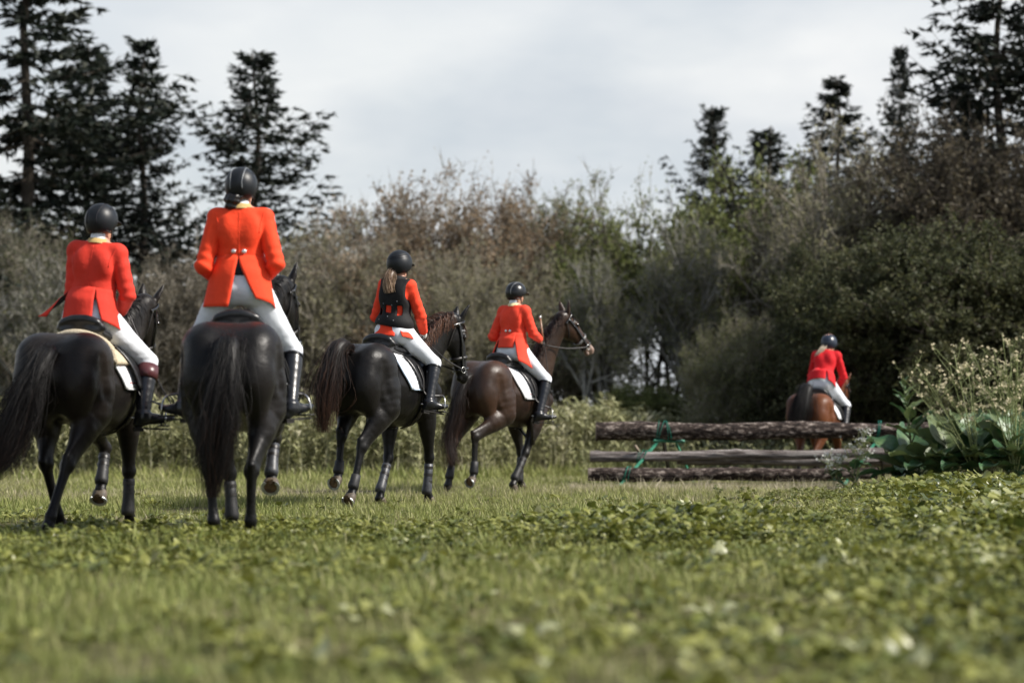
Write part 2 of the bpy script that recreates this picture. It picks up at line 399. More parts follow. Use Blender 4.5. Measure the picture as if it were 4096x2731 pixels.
# ---- grass
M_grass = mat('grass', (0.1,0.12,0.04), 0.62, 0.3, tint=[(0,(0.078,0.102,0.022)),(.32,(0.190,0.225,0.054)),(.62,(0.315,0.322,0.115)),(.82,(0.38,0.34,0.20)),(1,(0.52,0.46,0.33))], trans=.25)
M_leaf = mat('field leaves', (0.1,0.12,0.04), 0.38, 0.5, tint=[(0,(0.046,0.064,0.013)),(.36,(0.122,0.144,0.026)),(.74,(0.235,0.242,0.052)),(.94,(0.33,0.335,0.12)),(1,(0.38,0.39,0.22))], trans=.22)  # palest tints put glossy highlights, besides pale undersides, into the leaf colour
rg = np.random.default_rng(4)
def blade(h, w_, b):
    V = np.array([(-w_/2,0,0),(w_/2,0,0),(-w_*.4,b*.3*h,h*.5),(w_*.4,b*.3*h,h*.5),(0,b*h,h)]); return V, np.array([(0,1,3),(0,3,2),(2,3,4)])
def tuft(rng, n, h, w_, spread, tint):
    parts = []
    for i in range(n):
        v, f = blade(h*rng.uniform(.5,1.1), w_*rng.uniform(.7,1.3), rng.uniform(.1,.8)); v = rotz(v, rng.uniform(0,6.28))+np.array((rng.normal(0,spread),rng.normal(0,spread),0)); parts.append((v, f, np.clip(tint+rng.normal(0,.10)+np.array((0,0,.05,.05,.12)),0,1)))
    return join(parts)
tufts = [tuft(rg, 16, .085, .0062, .055, .42) for _ in range(6)]
n = 21000; P2 = np.concatenate([wedge(rg, 16000, 6.2, 24), wedge(rg, 26000, 20, 41, pad=2)])
P2 = P2[(P2[:,1] < 15)|(vnoise(P2[:,0],P2[:,1],1.5,31) < rg.uniform(.0,.75,len(P2)))]; n = len(P2)
dry = vnoise(P2[:,0], P2[:,1], .55, 3)*.16+np.clip((P2[:,1]-18)/12,0,1)*.13-.04
dry += .16*np.exp(-((P2[:,1]-28-.25*P2[:,0])/2.0)**2)*(P2[:,0] < 1)
P3 = np.column_stack([P2, gz(P2[:,0],P2[:,1])-.005])
sc_ = rg.uniform(.45,1.3,n)*(1+.35*vnoise(P2[:,0],P2[:,1],1.1,14))*np.where((P2[:,0] > .6)&(P2[:,0] < 5.6)&(P2[:,1] > 29.3)&(P2[:,1] < 33.2), .42, 1.0)
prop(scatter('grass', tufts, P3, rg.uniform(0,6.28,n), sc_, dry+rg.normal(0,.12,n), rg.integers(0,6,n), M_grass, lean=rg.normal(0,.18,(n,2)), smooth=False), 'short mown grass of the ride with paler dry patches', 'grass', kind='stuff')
# longer grass against the foot of the crop
X_ = rg.uniform(-15,6,1500); Y_ = np.where(X_ < -1.5, 38.2, 38.2+np.clip(X_+1.5,0,6)*2.3)-rg.gamma(1.4,.7,1500)+.5; n = 1500
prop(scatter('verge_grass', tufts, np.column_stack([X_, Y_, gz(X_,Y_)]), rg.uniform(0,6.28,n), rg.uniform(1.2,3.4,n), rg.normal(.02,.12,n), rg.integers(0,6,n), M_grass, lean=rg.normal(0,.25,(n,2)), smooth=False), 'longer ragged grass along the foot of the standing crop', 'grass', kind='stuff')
# dry stubble stalks
st = [tuft(rg, 5, .16, .008, .06, .93) for _ in range(4)]
Pa = wedge(rg, 3000, 17, 33, pad=1); Pb = np.column_stack([rg.uniform(.7,5.6,1300), rg.uniform(28.6,32.3,1300)]); P2 = np.concatenate([Pa[vnoise(Pa[:,0],Pa[:,1],.8,9) > -.1], Pb]); n = len(P2)
hs = np.where((P2[:,1] > 28.6)&(P2[:,0] > .7), rg.uniform(.2,.6,n)+.5*(rg.random(n) < .07), rg.uniform(.25,.7,n))
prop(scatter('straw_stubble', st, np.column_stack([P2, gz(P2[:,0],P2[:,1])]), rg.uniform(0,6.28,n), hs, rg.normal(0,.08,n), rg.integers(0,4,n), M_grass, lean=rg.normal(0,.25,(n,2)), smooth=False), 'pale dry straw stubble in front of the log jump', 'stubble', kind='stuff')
# ---- leafy field plants
def rosette(rng, n, L_, W_, tint, stem=0.0, lob=.12, seg=4):
    parts = []
    for i in range(n):
        t = i/n; pitch = rng.uniform(.35,1.25); l_ = L_*rng.uniform(.6,1.1)
        v, f = leafgeo(l_, W_*l_/L_*rng.uniform(.8,1.2), droop=rng.uniform(.25,.75), fold=rng.uniform(.02,.28), lob=lob, seg=seg, rng=rng, pitch=pitch, twist=rng.normal(0,.25))
        v = v*np.array((1,1,1)); st_ = rng.uniform(.25,1)*stem
        v = v+np.array((.02+st_*.25,0,st_)); v = rotz(v, i*2.4+rng.normal(0,.3)); parts.append((v, f, np.clip(tint+rng.normal(0,.15)+.10*v[:,2]/max(.05,stem+L_),0,1)))
        if st_ > .04:
            sv = np.array([(0,0,0),(.006,0,0),(.02+st_*.25,0,st_),(.026+st_*.25,.004,st_)]); parts.append((rotz(sv, i*2.4), np.array([(0,1,3),(0,3,2)]), tint))
    return join(parts)
low = [rosette(rg, 9, .070, .046, .48, .045, lob=.25, seg=5) for _ in range(8)]; tall = [rosette(rg, 20, .085, .058, .50, .20, lob=.30, seg=7) for _ in range(8)]
P2 = wedge(rg, 15500, 6.0, 25, pad=1.2); x, y = P2[:,0], P2[:,1]
dens = .40+.45*vnoise(x, y, .75, 21)+.25*vnoise(x,y,2.2,5); edge = 18.4+1.0*np.sin(x*1.1)-.25*np.abs(x+.5)
edge = np.where(x < -2.2, 15.8+.6*(x+3), edge)
ok = (rg.random(len(P2)) < np.clip(dens+.22*np.clip(x/3,-1.0,1.2),.05,1))&((y < edge+rg.normal(0,.5,len(P2)))|(rg.random(len(P2)) < .28)); P2 = P2[ok]; n = len(P2)
prop(scatter('leafy_ground_cover', low, np.column_stack([P2, gz(P2[:,0],P2[:,1])]), rg.uniform(0,6.28,n), rg.uniform(.4,1.35,n), rg.normal(-.02,.19,n), rg.integers(0,8,n), M_leaf), 'low green mustard seedlings carpeting the foreground', 'ground cover', kind='stuff')
# taller rape patches: right-hand bank and the tuft before the jump
Pq = []
r_ = rg
A_ = np.column_stack([r_.uniform(1.2,8.5,5200), r_.uniform(8,28.5,5200)]); k_ = (A_[:,0] > .118*A_[:,1]+.2+.45*np.sin(A_[:,1]*.9)+r_.normal(0,.35,5200))&(A_[:,0] < .26*A_[:,1]+1.5); Pq.append(A_[k_])
B_ = np.column_stack([r_.uniform(-.2,2.6,1100), r_.uniform(14.2,18.6,1100)]); k_ = (((B_[:,0]-1.05)/1.25)**2+((B_[:,1]-16.6)/1.9)**2 < 1+.25*np.sin(B_[:,0]*7)); Pq.append(B_[k_])
B_ = np.column_stack([r_.uniform(-3,.6,700), r_.uniform(14.2,17.6,700)]); k_ = vnoise(B_[:,0],B_[:,1],1.1,8) > .05; Pq.append(B_[k_])
P2 = np.concatenate(Pq); n = len(P2); big = np.where((P2[:,0] > .14*P2[:,1]), np.interp(P2[:,1],[10,16,22,28.5],[.85,1.0,1.0,.85])*np.clip(.45+.55*(P2[:,0]-.118*P2[:,1])/1.2,.45,1.15), np.where(P2[:,0] > -.2, .95-.5*np.clip((((P2[:,0]-1.05)/1.25)**2+((P2[:,1]-16.6)/1.9)**2),0,1), .5))
prop(scatter('rape_leaves', tall, np.column_stack([P2, gz(P2[:,0],P2[:,1])]), rg.uniform(0,6.28,n), rg.uniform(.4,1.2,n)*big, rg.normal(-.03,.19,n), rg.integers(0,8,n), M_leaf, lean=rg.normal(0,.1,(n,2))), 'taller crinkled rape leaves banked on the right foreground', 'ground cover', kind='stuff')
# ---- standing crop behind the ride
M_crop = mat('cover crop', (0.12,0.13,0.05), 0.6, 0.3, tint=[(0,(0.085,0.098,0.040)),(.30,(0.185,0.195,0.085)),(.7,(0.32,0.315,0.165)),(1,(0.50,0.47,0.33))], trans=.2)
def stalk(rng, h):
    parts = []; lx, ly = rng.normal(0,.07,2)
    v = np.array([(-.008,0,0),(.008,0,0),(lx*h-.004,ly*h,h),(lx*h+.004,ly*h,h)]); parts.append((v, np.array([(0,1,3),(0,3,2)]), np.array((.9,.9,.6,.6))))
    for i in range(13):
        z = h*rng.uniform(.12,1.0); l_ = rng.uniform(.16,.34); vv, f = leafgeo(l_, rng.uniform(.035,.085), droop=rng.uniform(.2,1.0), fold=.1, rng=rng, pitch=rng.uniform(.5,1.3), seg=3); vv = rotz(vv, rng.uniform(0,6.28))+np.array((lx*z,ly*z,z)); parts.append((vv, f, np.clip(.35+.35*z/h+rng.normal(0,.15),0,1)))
    return join(parts)
stk = [stalk(rg, 1.25) for _ in range(6)]
X_ = rg.uniform(-17,9,5200); fr_ = np.where(X_ < -1.5, 38.2+.30*np.clip(X_+1.5,-9,0)*-.12, 38.2+np.clip(X_+1.5,0,6)*2.3)+.35*np.sin(X_*2.1)
Y_ = fr_+rg.gamma(1.5,2.6,len(X_))+rg.normal(0,.3,len(X_)); ok = Y_ < 57; P2 = np.column_stack([X_,Y_])[ok]; n = len(P2)
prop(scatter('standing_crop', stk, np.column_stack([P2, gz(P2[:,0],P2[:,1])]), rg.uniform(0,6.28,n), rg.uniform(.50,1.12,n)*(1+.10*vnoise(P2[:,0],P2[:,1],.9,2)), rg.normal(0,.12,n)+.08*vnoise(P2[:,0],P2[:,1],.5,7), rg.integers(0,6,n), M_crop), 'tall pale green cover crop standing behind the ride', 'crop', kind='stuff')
# ---- weedy verge below the wood on the right
P2 = np.column_stack([rg.uniform(1,13,1500), rg.uniform(41,50,1500)]); n = len(P2)
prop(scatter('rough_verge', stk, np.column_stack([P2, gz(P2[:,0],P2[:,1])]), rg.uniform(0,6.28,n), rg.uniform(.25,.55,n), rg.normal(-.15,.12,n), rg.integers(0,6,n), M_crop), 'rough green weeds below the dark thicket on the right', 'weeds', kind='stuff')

# ------------------------------------------------------------------ trees and shrubs
def prism(P0, P1, r0, r1, V, F): V.append((P0[0],P0[1],P0[2],P1[0],P1[1],P1[2],r0,r1))
def prisms(V):
    """all limb segments at once: three-sided tapered prisms"""
    A = np.array(V); P0, P1, r0, r1 = A[:,:3], A[:,3:6], A[:,6:7], A[:,7:8]; d_ = P1-P0; d_ /= np.maximum(1e-9,np.linalg.norm(d_,axis=1,keepdims=True))
    a = np.cross(d_, (0.3,0.9,0.2)); a /= np.maximum(1e-9,np.linalg.norm(a,axis=1,keepdims=True)); b = np.cross(d_, a)
    R_ = [P_+r_*(math.cos(q)*a+math.sin(q)*b) for P_, r_ in ((P0,r0),(P1,r1)) for q in (0,2.094,4.189)]
    f = np.array([t for j in range(3) for t in ((j,(j+1)%3,3+(j+1)%3),(j,3+(j+1)%3,3+j))])
    return np.stack(R_,1).reshape(-1,3), (f[None]+6*np.arange(len(A))[:,None,None]).reshape(-1,3)
def spruce(seed, H, R0, dens=1.0, sparse=.25, upsweep=.2, longb=0):
    """trunk with limbs, and a crown of needle sprays"""
    rng = np.random.default_rng(seed); V = []; F = []; NV = []; 
    pts = [np.array((.10*math.sin(z*1.3+seed)*z/H, .08*math.cos(z*1.1)*z/H, z)) for z in np.linspace(0,H,11)]
    for i in range(10): prism(pts[i], pts[i+1], .16*H/10*(1-i/10.5)+.012, .16*H/10*(1-(i+1)/10.5)+.012, V, F)
    z = H*.16
    tri = []
    while z < H*.985:
        t = z/H; rad = R0*min(1,(1-t)*1.12)**.85*(.82+.3*math.sin(z*2.1+seed))+.12; nb = rng.integers(4,7)
        for b in range(nb):
            if rng.random() < sparse*(1-t*.7): continue
            az = b*6.28/nb+rng.uniform(-.5,.5)+z*1.7; ln = rad*rng.uniform(.55,1.2)
            if longb and rng.random() < .06 and t < .6: ln *= 1.5
            c, s = math.cos(az), math.sin(az); el = upsweep*rng.uniform(.2,1.6)-.35*(1-t); m = max(5, int(ln/.16)); prev = None
            zz0 = z+rng.uniform(-.2,.2)
            for i in range(m+1):
                f_ = i/m; p = np.array((c*ln*f_, s*ln*f_, zz0+ln*(el*f_+.45*upsweep*f_*f_*1.6-.16*math.sin(f_*3.1)))); p[:2] += np.interp(zz0,[0,H],[0,1])*0
                if prev is not None:
                    prism(prev, p, .022*(1-f_)*ln/2+.006, .020*(1-f_)*ln/2+.004, V, F)
                    if f_ > .12:
                        tw = (1-f_*.75)*.5*min(1,ln/1.6)+.12
                        for sgn in (-1,1):
                            if rng.random() < .14: continue
                            l2 = tw*rng.uniform(.5,1.15); d_ = np.array((c*.75-s*sgn*.8, s*.75+c*sgn*.8, rng.uniform(-.35,.15))); d_ /= np.linalg.norm(d_)
                            k = max(5, int(l2/.026*dens))
                            q = rng.random(k)*l2; base = p+d_*q[:,None]
                            nd = d_+rng.normal(0,.55,(k,3)); nd /= np.linalg.norm(nd,axis=1,keepdims=True); nl = rng.uniform(.10,.21,k)[:,None]
                            sd_ = np.cross(nd, rng.normal(0,1,(k,3))); sd_ /= np.maximum(1e-6,np.linalg.norm(sd_,axis=1,keepdims=True)); sd_ *= rng.uniform(.025,.048,k)[:,None]
                            tri.append(np.stack([base-sd_, base+sd_, base+nd*nl],1))
                prev = p
        z += rng.uniform(.17,.36)*(1-.45*t)*H/11+.02
    tri = np.concatenate(tri).reshape(-1,3); n = len(tri)
    V, F = prisms(V); tr = mesh_np('trunk', V, F); cr = mesh_np('crown', tri, np.arange(n).reshape(-1,3), np.repeat(rng.random(n//3),3))
    return tr, cr
def shrub(seed, H, W_, stems=7, leaf=1.0, lsize=.07, twig=1.0, spread=.5, trunky=0.0, droop=0.0, bare_top=.3, lean=0.0, clear=0.0):
    rng = np.random.default_rng(seed); V = []; F = []; tri = []; tint = []; nodes = []
    def grow(p, d_, ln, r, lvl):
        n_ = 3 if lvl < 2 else 2; prev = p
        for i in range(n_):
            d_ = nrm(d_+rng.normal(0,.16+.05*lvl,3)+np.array((0,0,.10-droop*lvl*.1))); q = prev+d_*ln/n_; prism(prev, q, r*(1-.28*i/n_), r*(1-.28*(i+1)/n_), V, F)
            prev = q
            if lvl < 4:
                for _ in range(rng.integers(1,3) if lvl else rng.integers(1,3)):
                    if lvl == 0 and i == 0 and trunky > 0: continue
                    a = rng.normal(0,1,3); a = a-d_*np.dot(a,d_); a = nrm(a); nd = nrm(d_*rng.uniform(.5,.9)+a*rng.uniform(.45,.8)*(1+spread*.4)+np.array((0,0,.15)))
                    grow(q, nd, ln*rng.uniform(.48,.72), r*.55, lvl+1)
        if lvl >= 2: nodes.append((prev, d_, lvl))
        if lvl < 3: grow(prev, d_, ln*.6, r*.66, lvl+1)
    for s in range(stems):
        az = s*6.28/stems+rng.uniform(-.5,.5); o = rng.uniform(.05,.35)*W_*.35; tl = rng.uniform(.12,.55)*spread+.05
        grow(np.array((math.cos(az)*o, math.sin(az)*o, -.1)), nrm((math.cos(az)*tl+lean, math.sin(az)*tl, 1)), H*rng.uniform(.34,.46), .016*H*rng.uniform(.45,1.0)*(1+trunky), 0)
    P_ = np.array([q[0] for q in nodes]); D_ = np.array([q[1] for q in nodes])
    # fine twigs then leaves on them
    k = max(1,int(5*twig)); n_ = len(P_)*k; idx = np.repeat(np.arange(len(P_)),k)
    td = D_[idx]*.6+rng.normal(0,.55,(n_,3))+np.array((0,0,.12)); td /= np.linalg.norm(td,axis=1,keepdims=True); tl = rng.uniform(.15,.55,n_)[:,None]*H/7; b0 = P_[idx]-D_[idx]*rng.uniform(0,.3,n_)[:,None]
    sd_ = np.cross(td, rng.normal(0,1,(n_,3))); sd_ /= np.maximum(1e-6,np.linalg.norm(sd_,axis=1,keepdims=True)); w_ = .009
    tw = np.stack([b0-sd_*w_, b0+sd_*w_, b0+td*tl],1).reshape(-1,3)
    V, F = prisms(V); o = len(V); VV = np.concatenate([np.array(V), tw]); FF = np.concatenate([np.array(F), np.arange(len(tw)).reshape(-1,3)+o])
    zmax = VV[:,2].max(); VV[:,:2] *= 1; sclz = H/zmax; rxy = np.percentile(np.linalg.norm(VV[:,:2],axis=1),97); sxy = W_/2/rxy
    m = int(n_*4*leaf)
    if m:
        j = rng.integers(0,n_,m); lp = b0[j]+td[j]*tl[j]*rng.random(m)[:,None]+rng.normal(0,.04,(m,3)); hfrac = lp[:,2]/zmax; keep = (rng.random(m) > bare_top*np.clip((hfrac-.6)/.4,0,1))&(rng.random(m) < np.clip((hfrac-clear+.12)/.12,.04,1)); lp = lp[keep]; m = len(lp)
        a = rng.normal(0,1,(m,3)); a /= np.linalg.norm(a,axis=1,keepdims=True); b = np.cross(a, rng.normal(0,1,(m,3))); b /= np.maximum(1e-6,np.linalg.norm(b,axis=1,keepdims=True)); s_ = lsize*rng.uniform(.5,1.3,m)[:,None]
        lv = np.stack([lp-a*s_*.5, lp+b*s_*.32, lp+a*s_*.5, lp-b*s_*.32],1).reshape(-1,3)
        ti = np.repeat(np.clip(rng.random(m)*.8+.2*vnoise(lp[:,0],lp[:,2],1.2,seed),0,1),4)
    for A_ in (VV,)+((lv,) if m else ()): A_[:,2] *= sclz; A_[:,:2] *= sxy
    tr = mesh_np('trunk', VV, FF); cr = mesh_np('crown', lv, np.arange(len(lv)).reshape(-1,4), ti)
    return tr, cr
M_bark = mat('grey bark', (0.18,0.16,0.125), 0.9, 0.2, c2=(0.31,0.285,0.235), vscale=3)
M_barkd = mat('dark bark', (0.045,0.038,0.03), 0.9, 0.2, c2=(0.09,0.075,0.06), vscale=3)
M_barkp = mat('pale bark', (0.19,0.18,0.155), 0.85, 0.2, c2=(0.33,0.32,0.28), vscale=4)
M_needle = mat('spruce needles', (0.02,0.03,0.018), 0.6, 0.3, tint=[(0,(0.007,0.012,0.008)),(.7,(0.016,0.024,0.015)),(1,(0.034,0.036,0.020))], trans=.08)
def lm(name, a, b, c): return mat(name, a, 0.62, 0.3, tint=[(0,a),(.55,b),(1,c)], trans=.38)
M_lol = lm('olive leaves', (0.105,0.118,0.044), (0.215,0.228,0.090), (0.34,0.345,0.155))
M_lgr = lm('green leaves', (0.092,0.115,0.036), (0.185,0.215,0.068), (0.31,0.33,0.13))
M_lbr = lm('brown leaves', (0.145,0.138,0.076), (0.285,0.270,0.155), (0.42,0.40,0.26))
M_lru = lm('rust leaves', (0.165,0.116,0.070), (0.295,0.212,0.132), (0.42,0.33,0.225))
M_ldk = lm('dark thorn leaves', (0.042,0.050,0.023), (0.090,0.098,0.043), (0.19,0.178,0.092))
M_ldb = lm('dark brown leaves', (0.050,0.044,0.028), (0.105,0.088,0.056), (0.18,0.15,0.10))
SP = [spruce(1,11,3.6,.85,.24,.18), spruce(2,11,3.0,.75,.42,.30,1), spruce(3,11,3.4,.78,.34,.45,1), spruce(4,11,3.2,.9,.20,.35)]
SH = [shrub(11,7,5.0,6,.75,.085,.9,.45,bare_top=.8), shrub(12,7,5.2,5,1.0,.09,.9,.5,bare_top=.75), shrub(13,7,5.6,4,.95,.12,.7,.6,trunky=.4,clear=.45), shrub(14,6,5.6,10,2.2,.085,1.2,.7,bare_top=0), shrub(15,7,4.6,9,.6,.08,1.4,.5), shrub(16,7,3.4,3,.5,.08,1.0,.4,trunky=.6)]
def tree(kind, px, dist, H, W_, m_tr, m_cr, label, cat, name, rz, group, h0, w0, dz=0):
    r = empty(name, ((px-1176)/5553*dist, dist, float(gz((px-1176)/5553*dist, dist))+dz), rz, (W_/w0, W_/w0, H/h0)); prop(r, label, cat, group)
    for nm, me, m in (('trunk', kind[0], m_tr), ('crown', kind[1], m_cr)):
        o = bpy.data.objects.new(nm, me); col.objects.link(o); o.parent = r
        if not me.materials: me.materials.append(m)
        o.material_slots[0].link = 'OBJECT'; o.material_slots[0].material = m
    return r
for i, (v, px, dist, H, W_, lab) in enumerate([
    (0, 60, 60, 15.5, 9.6, 'tall dense dark spruce rising out of the frame at the left edge'),
    (3, 200, 66, 11.5, 7.2, 'dark spruce half hidden beside the tall left-edge spruce'),
    (1, 325, 62, 10.9, 6.6, 'thin sparse spruce above the gap between the two nearest riders'),
    (2, 585, 61, 10.4, 7.4, 'spruce with long side branches behind the helmet of the tallest rider'),
    (2, 1640, 66, 9.7, 4.8, 'slim spruce standing clear at the left end of the right-hand wood'),
    (3, 1765, 68, 9.4, 6.0, 'short bushy spruce just right of the slim spruce'),
    (1, 1925, 63, 10.0, 6.6, 'broad ragged spruce above the grey thicket on the right'),
    (1, 2070, 64, 11.0, 3.4, 'thin spruce tip poking above the grey thicket on the right'),
    (3, 2300, 54, 12.4, 7.8, 'large dark spruce at the upper right corner'),
    (0, 2215, 58, 9.4, 4.8, 'dark spruce just left of the large corner spruce')]):
    tree(SP[v], px, dist, H, W_, M_barkd, M_needle, lab, 'tree', 'spruce_tree', i*1.9+.4, 'spruces in the wood', 11, 5.6)
# (variant, px, dist, height, width, bark, leaves, label)
SHR = [
 (4,  20, 57, 6.6, 4.6, M_bark, M_ldk, 'bare twiggy shrub at the left edge under the tall spruce'),
 (5, 120, 53, 5.0, 3.2, M_barkp, M_ldk, 'pale branched bush left of the leftmost rider\'s shoulder'),
 (3, 200, 61, 4.6, 5.2, M_barkd, M_ldk, 'dark undergrowth bush directly behind the leftmost rider'),
 (3, 380, 60, 4.4, 5.4, M_barkd, M_ldk, 'dense dark bush between the two nearest riders'),
 (4, 430, 55, 5.5, 4.2, M_bark, M_ldb, 'twiggy brown shrub left of the tallest rider'),
 (3, 600, 60, 4.4, 5.6, M_barkd, M_lol, 'dense olive bush directly behind the tallest rider'),
 (0, 690, 56, 5.9, 4.4, M_bark, M_lbr, 'grey brown shrub just right of the tallest rider'),
 (4, 770, 58, 6.6, 4.0, M_bark, M_lbr, 'finely twigged brown shrub left of the rider in the black vest'),
 (3, 800, 63, 4.2, 5.8, M_barkd, M_lol, 'olive bush behind the brown shrubs left of the black vest'),
 (0, 880, 57, 6.3, 4.4, M_bark, M_lru, 'rusty shrub directly behind the rider in the black vest'),
 (1, 960, 60, 7.9, 4.4, M_bark, M_lru, 'tall rust tinged tree above the black-vested rider\'s horse'),
 (3, 990, 64, 4.0, 5.8, M_barkd, M_lbr, 'brown thicket behind the rust tinged tree'),
 (4,1050, 57, 5.8, 4.0, M_bark, M_lbr, 'twiggy bush in the gap between the black vest and the tailcoat'),
 (1,1150, 61, 7.8, 4.4, M_bark, M_lru, 'brown leaved tree directly above the rider in the tailcoat'),
 (0,1235, 58, 5.8, 4.0, M_bark, M_lbr, 'grey brown shrub behind the dark brown horse\'s neck'),
 (1,1330, 62, 7.9, 4.2, M_bark, M_lol, 'tall olive tree just above the dark brown horse\'s ears'),
 (5,1385, 55, 5.2, 3.0, M_barkp, M_lol, 'pale trunked sapling right of the dark brown horse\'s nose'),
 (2,1430, 60, 6.8, 5.0, M_barkd, M_lgr, 'green tree with open lower trunk right of the pale sapling'),
 (2,1545, 58, 7.0, 4.4, M_barkd, M_lgr, 'rounded green tree above the left end of the log jump'),
 (5,1600, 56, 6.2, 3.4, M_barkp, M_lol, 'slender tree with crooked pale stem above the log jump'),
 (2,1665, 60, 8.2, 5.0, M_barkd, M_lgr, 'taller green tree under the slim spruce'),
 (4,1690, 50, 3.7, 3.0, M_bark, M_lol, 'low straw coloured bush left of the rider in crimson'),
 (3,1500, 54, 2.0, 3.0, M_barkd, M_lgr, 'low green bush above the middle of the log jump'),
 (2,1800, 59, 8.0, 4.8, M_barkd, M_lgr, 'green tree left of the big grey thicket'),
 (0,1890, 55, 7.6, 5.0, M_bark, M_ldb, 'grey brown thicket high above the rider in crimson'),
 (0,2010, 53, 8.0, 5.4, M_bark, M_lbr, 'tallest grey twig thicket between the thin spruce tip and dark bush'),
 (1,2150, 53, 8.2, 5.6, M_barkd, M_ldb, 'brown leaved thicket below the large right spruce'),
 (1,2290, 51, 8.2, 5.8, M_barkd, M_ldb, 'brown leaved thicket at the right edge'),
 (3,1925, 49, 5.0, 3.8, M_barkd, M_ldk, 'dark bush immediately behind the rider in crimson'),
 (3,2030, 47, 4.8, 4.4, M_barkd, M_ldk, 'broad dark thorn bush right of the rider in crimson'),
 (3,2130, 46, 5.0, 5.6, M_barkd, M_ldk, 'dark thorn bush behind the burdock plant'),
 (3,2290, 45, 5.0, 5.8, M_barkd, M_ldk, 'dark thorn bush at the right edge behind the yellow flowers'),
]
for i, (v, px, dist, H, W_, mt, ml, lab) in enumerate(SHR):
    tree(SH[v], px, dist, H, W_, mt, ml, lab, 'shrub' if H < 6.5 else 'tree', 'shrub' if H < 6.5 else 'broadleaf_tree', i*2.4+.3, 'wood behind the riders', 7 if v != 3 else 6, (5.0,5.2,5.6,5.6,4.6,3.4)[v])

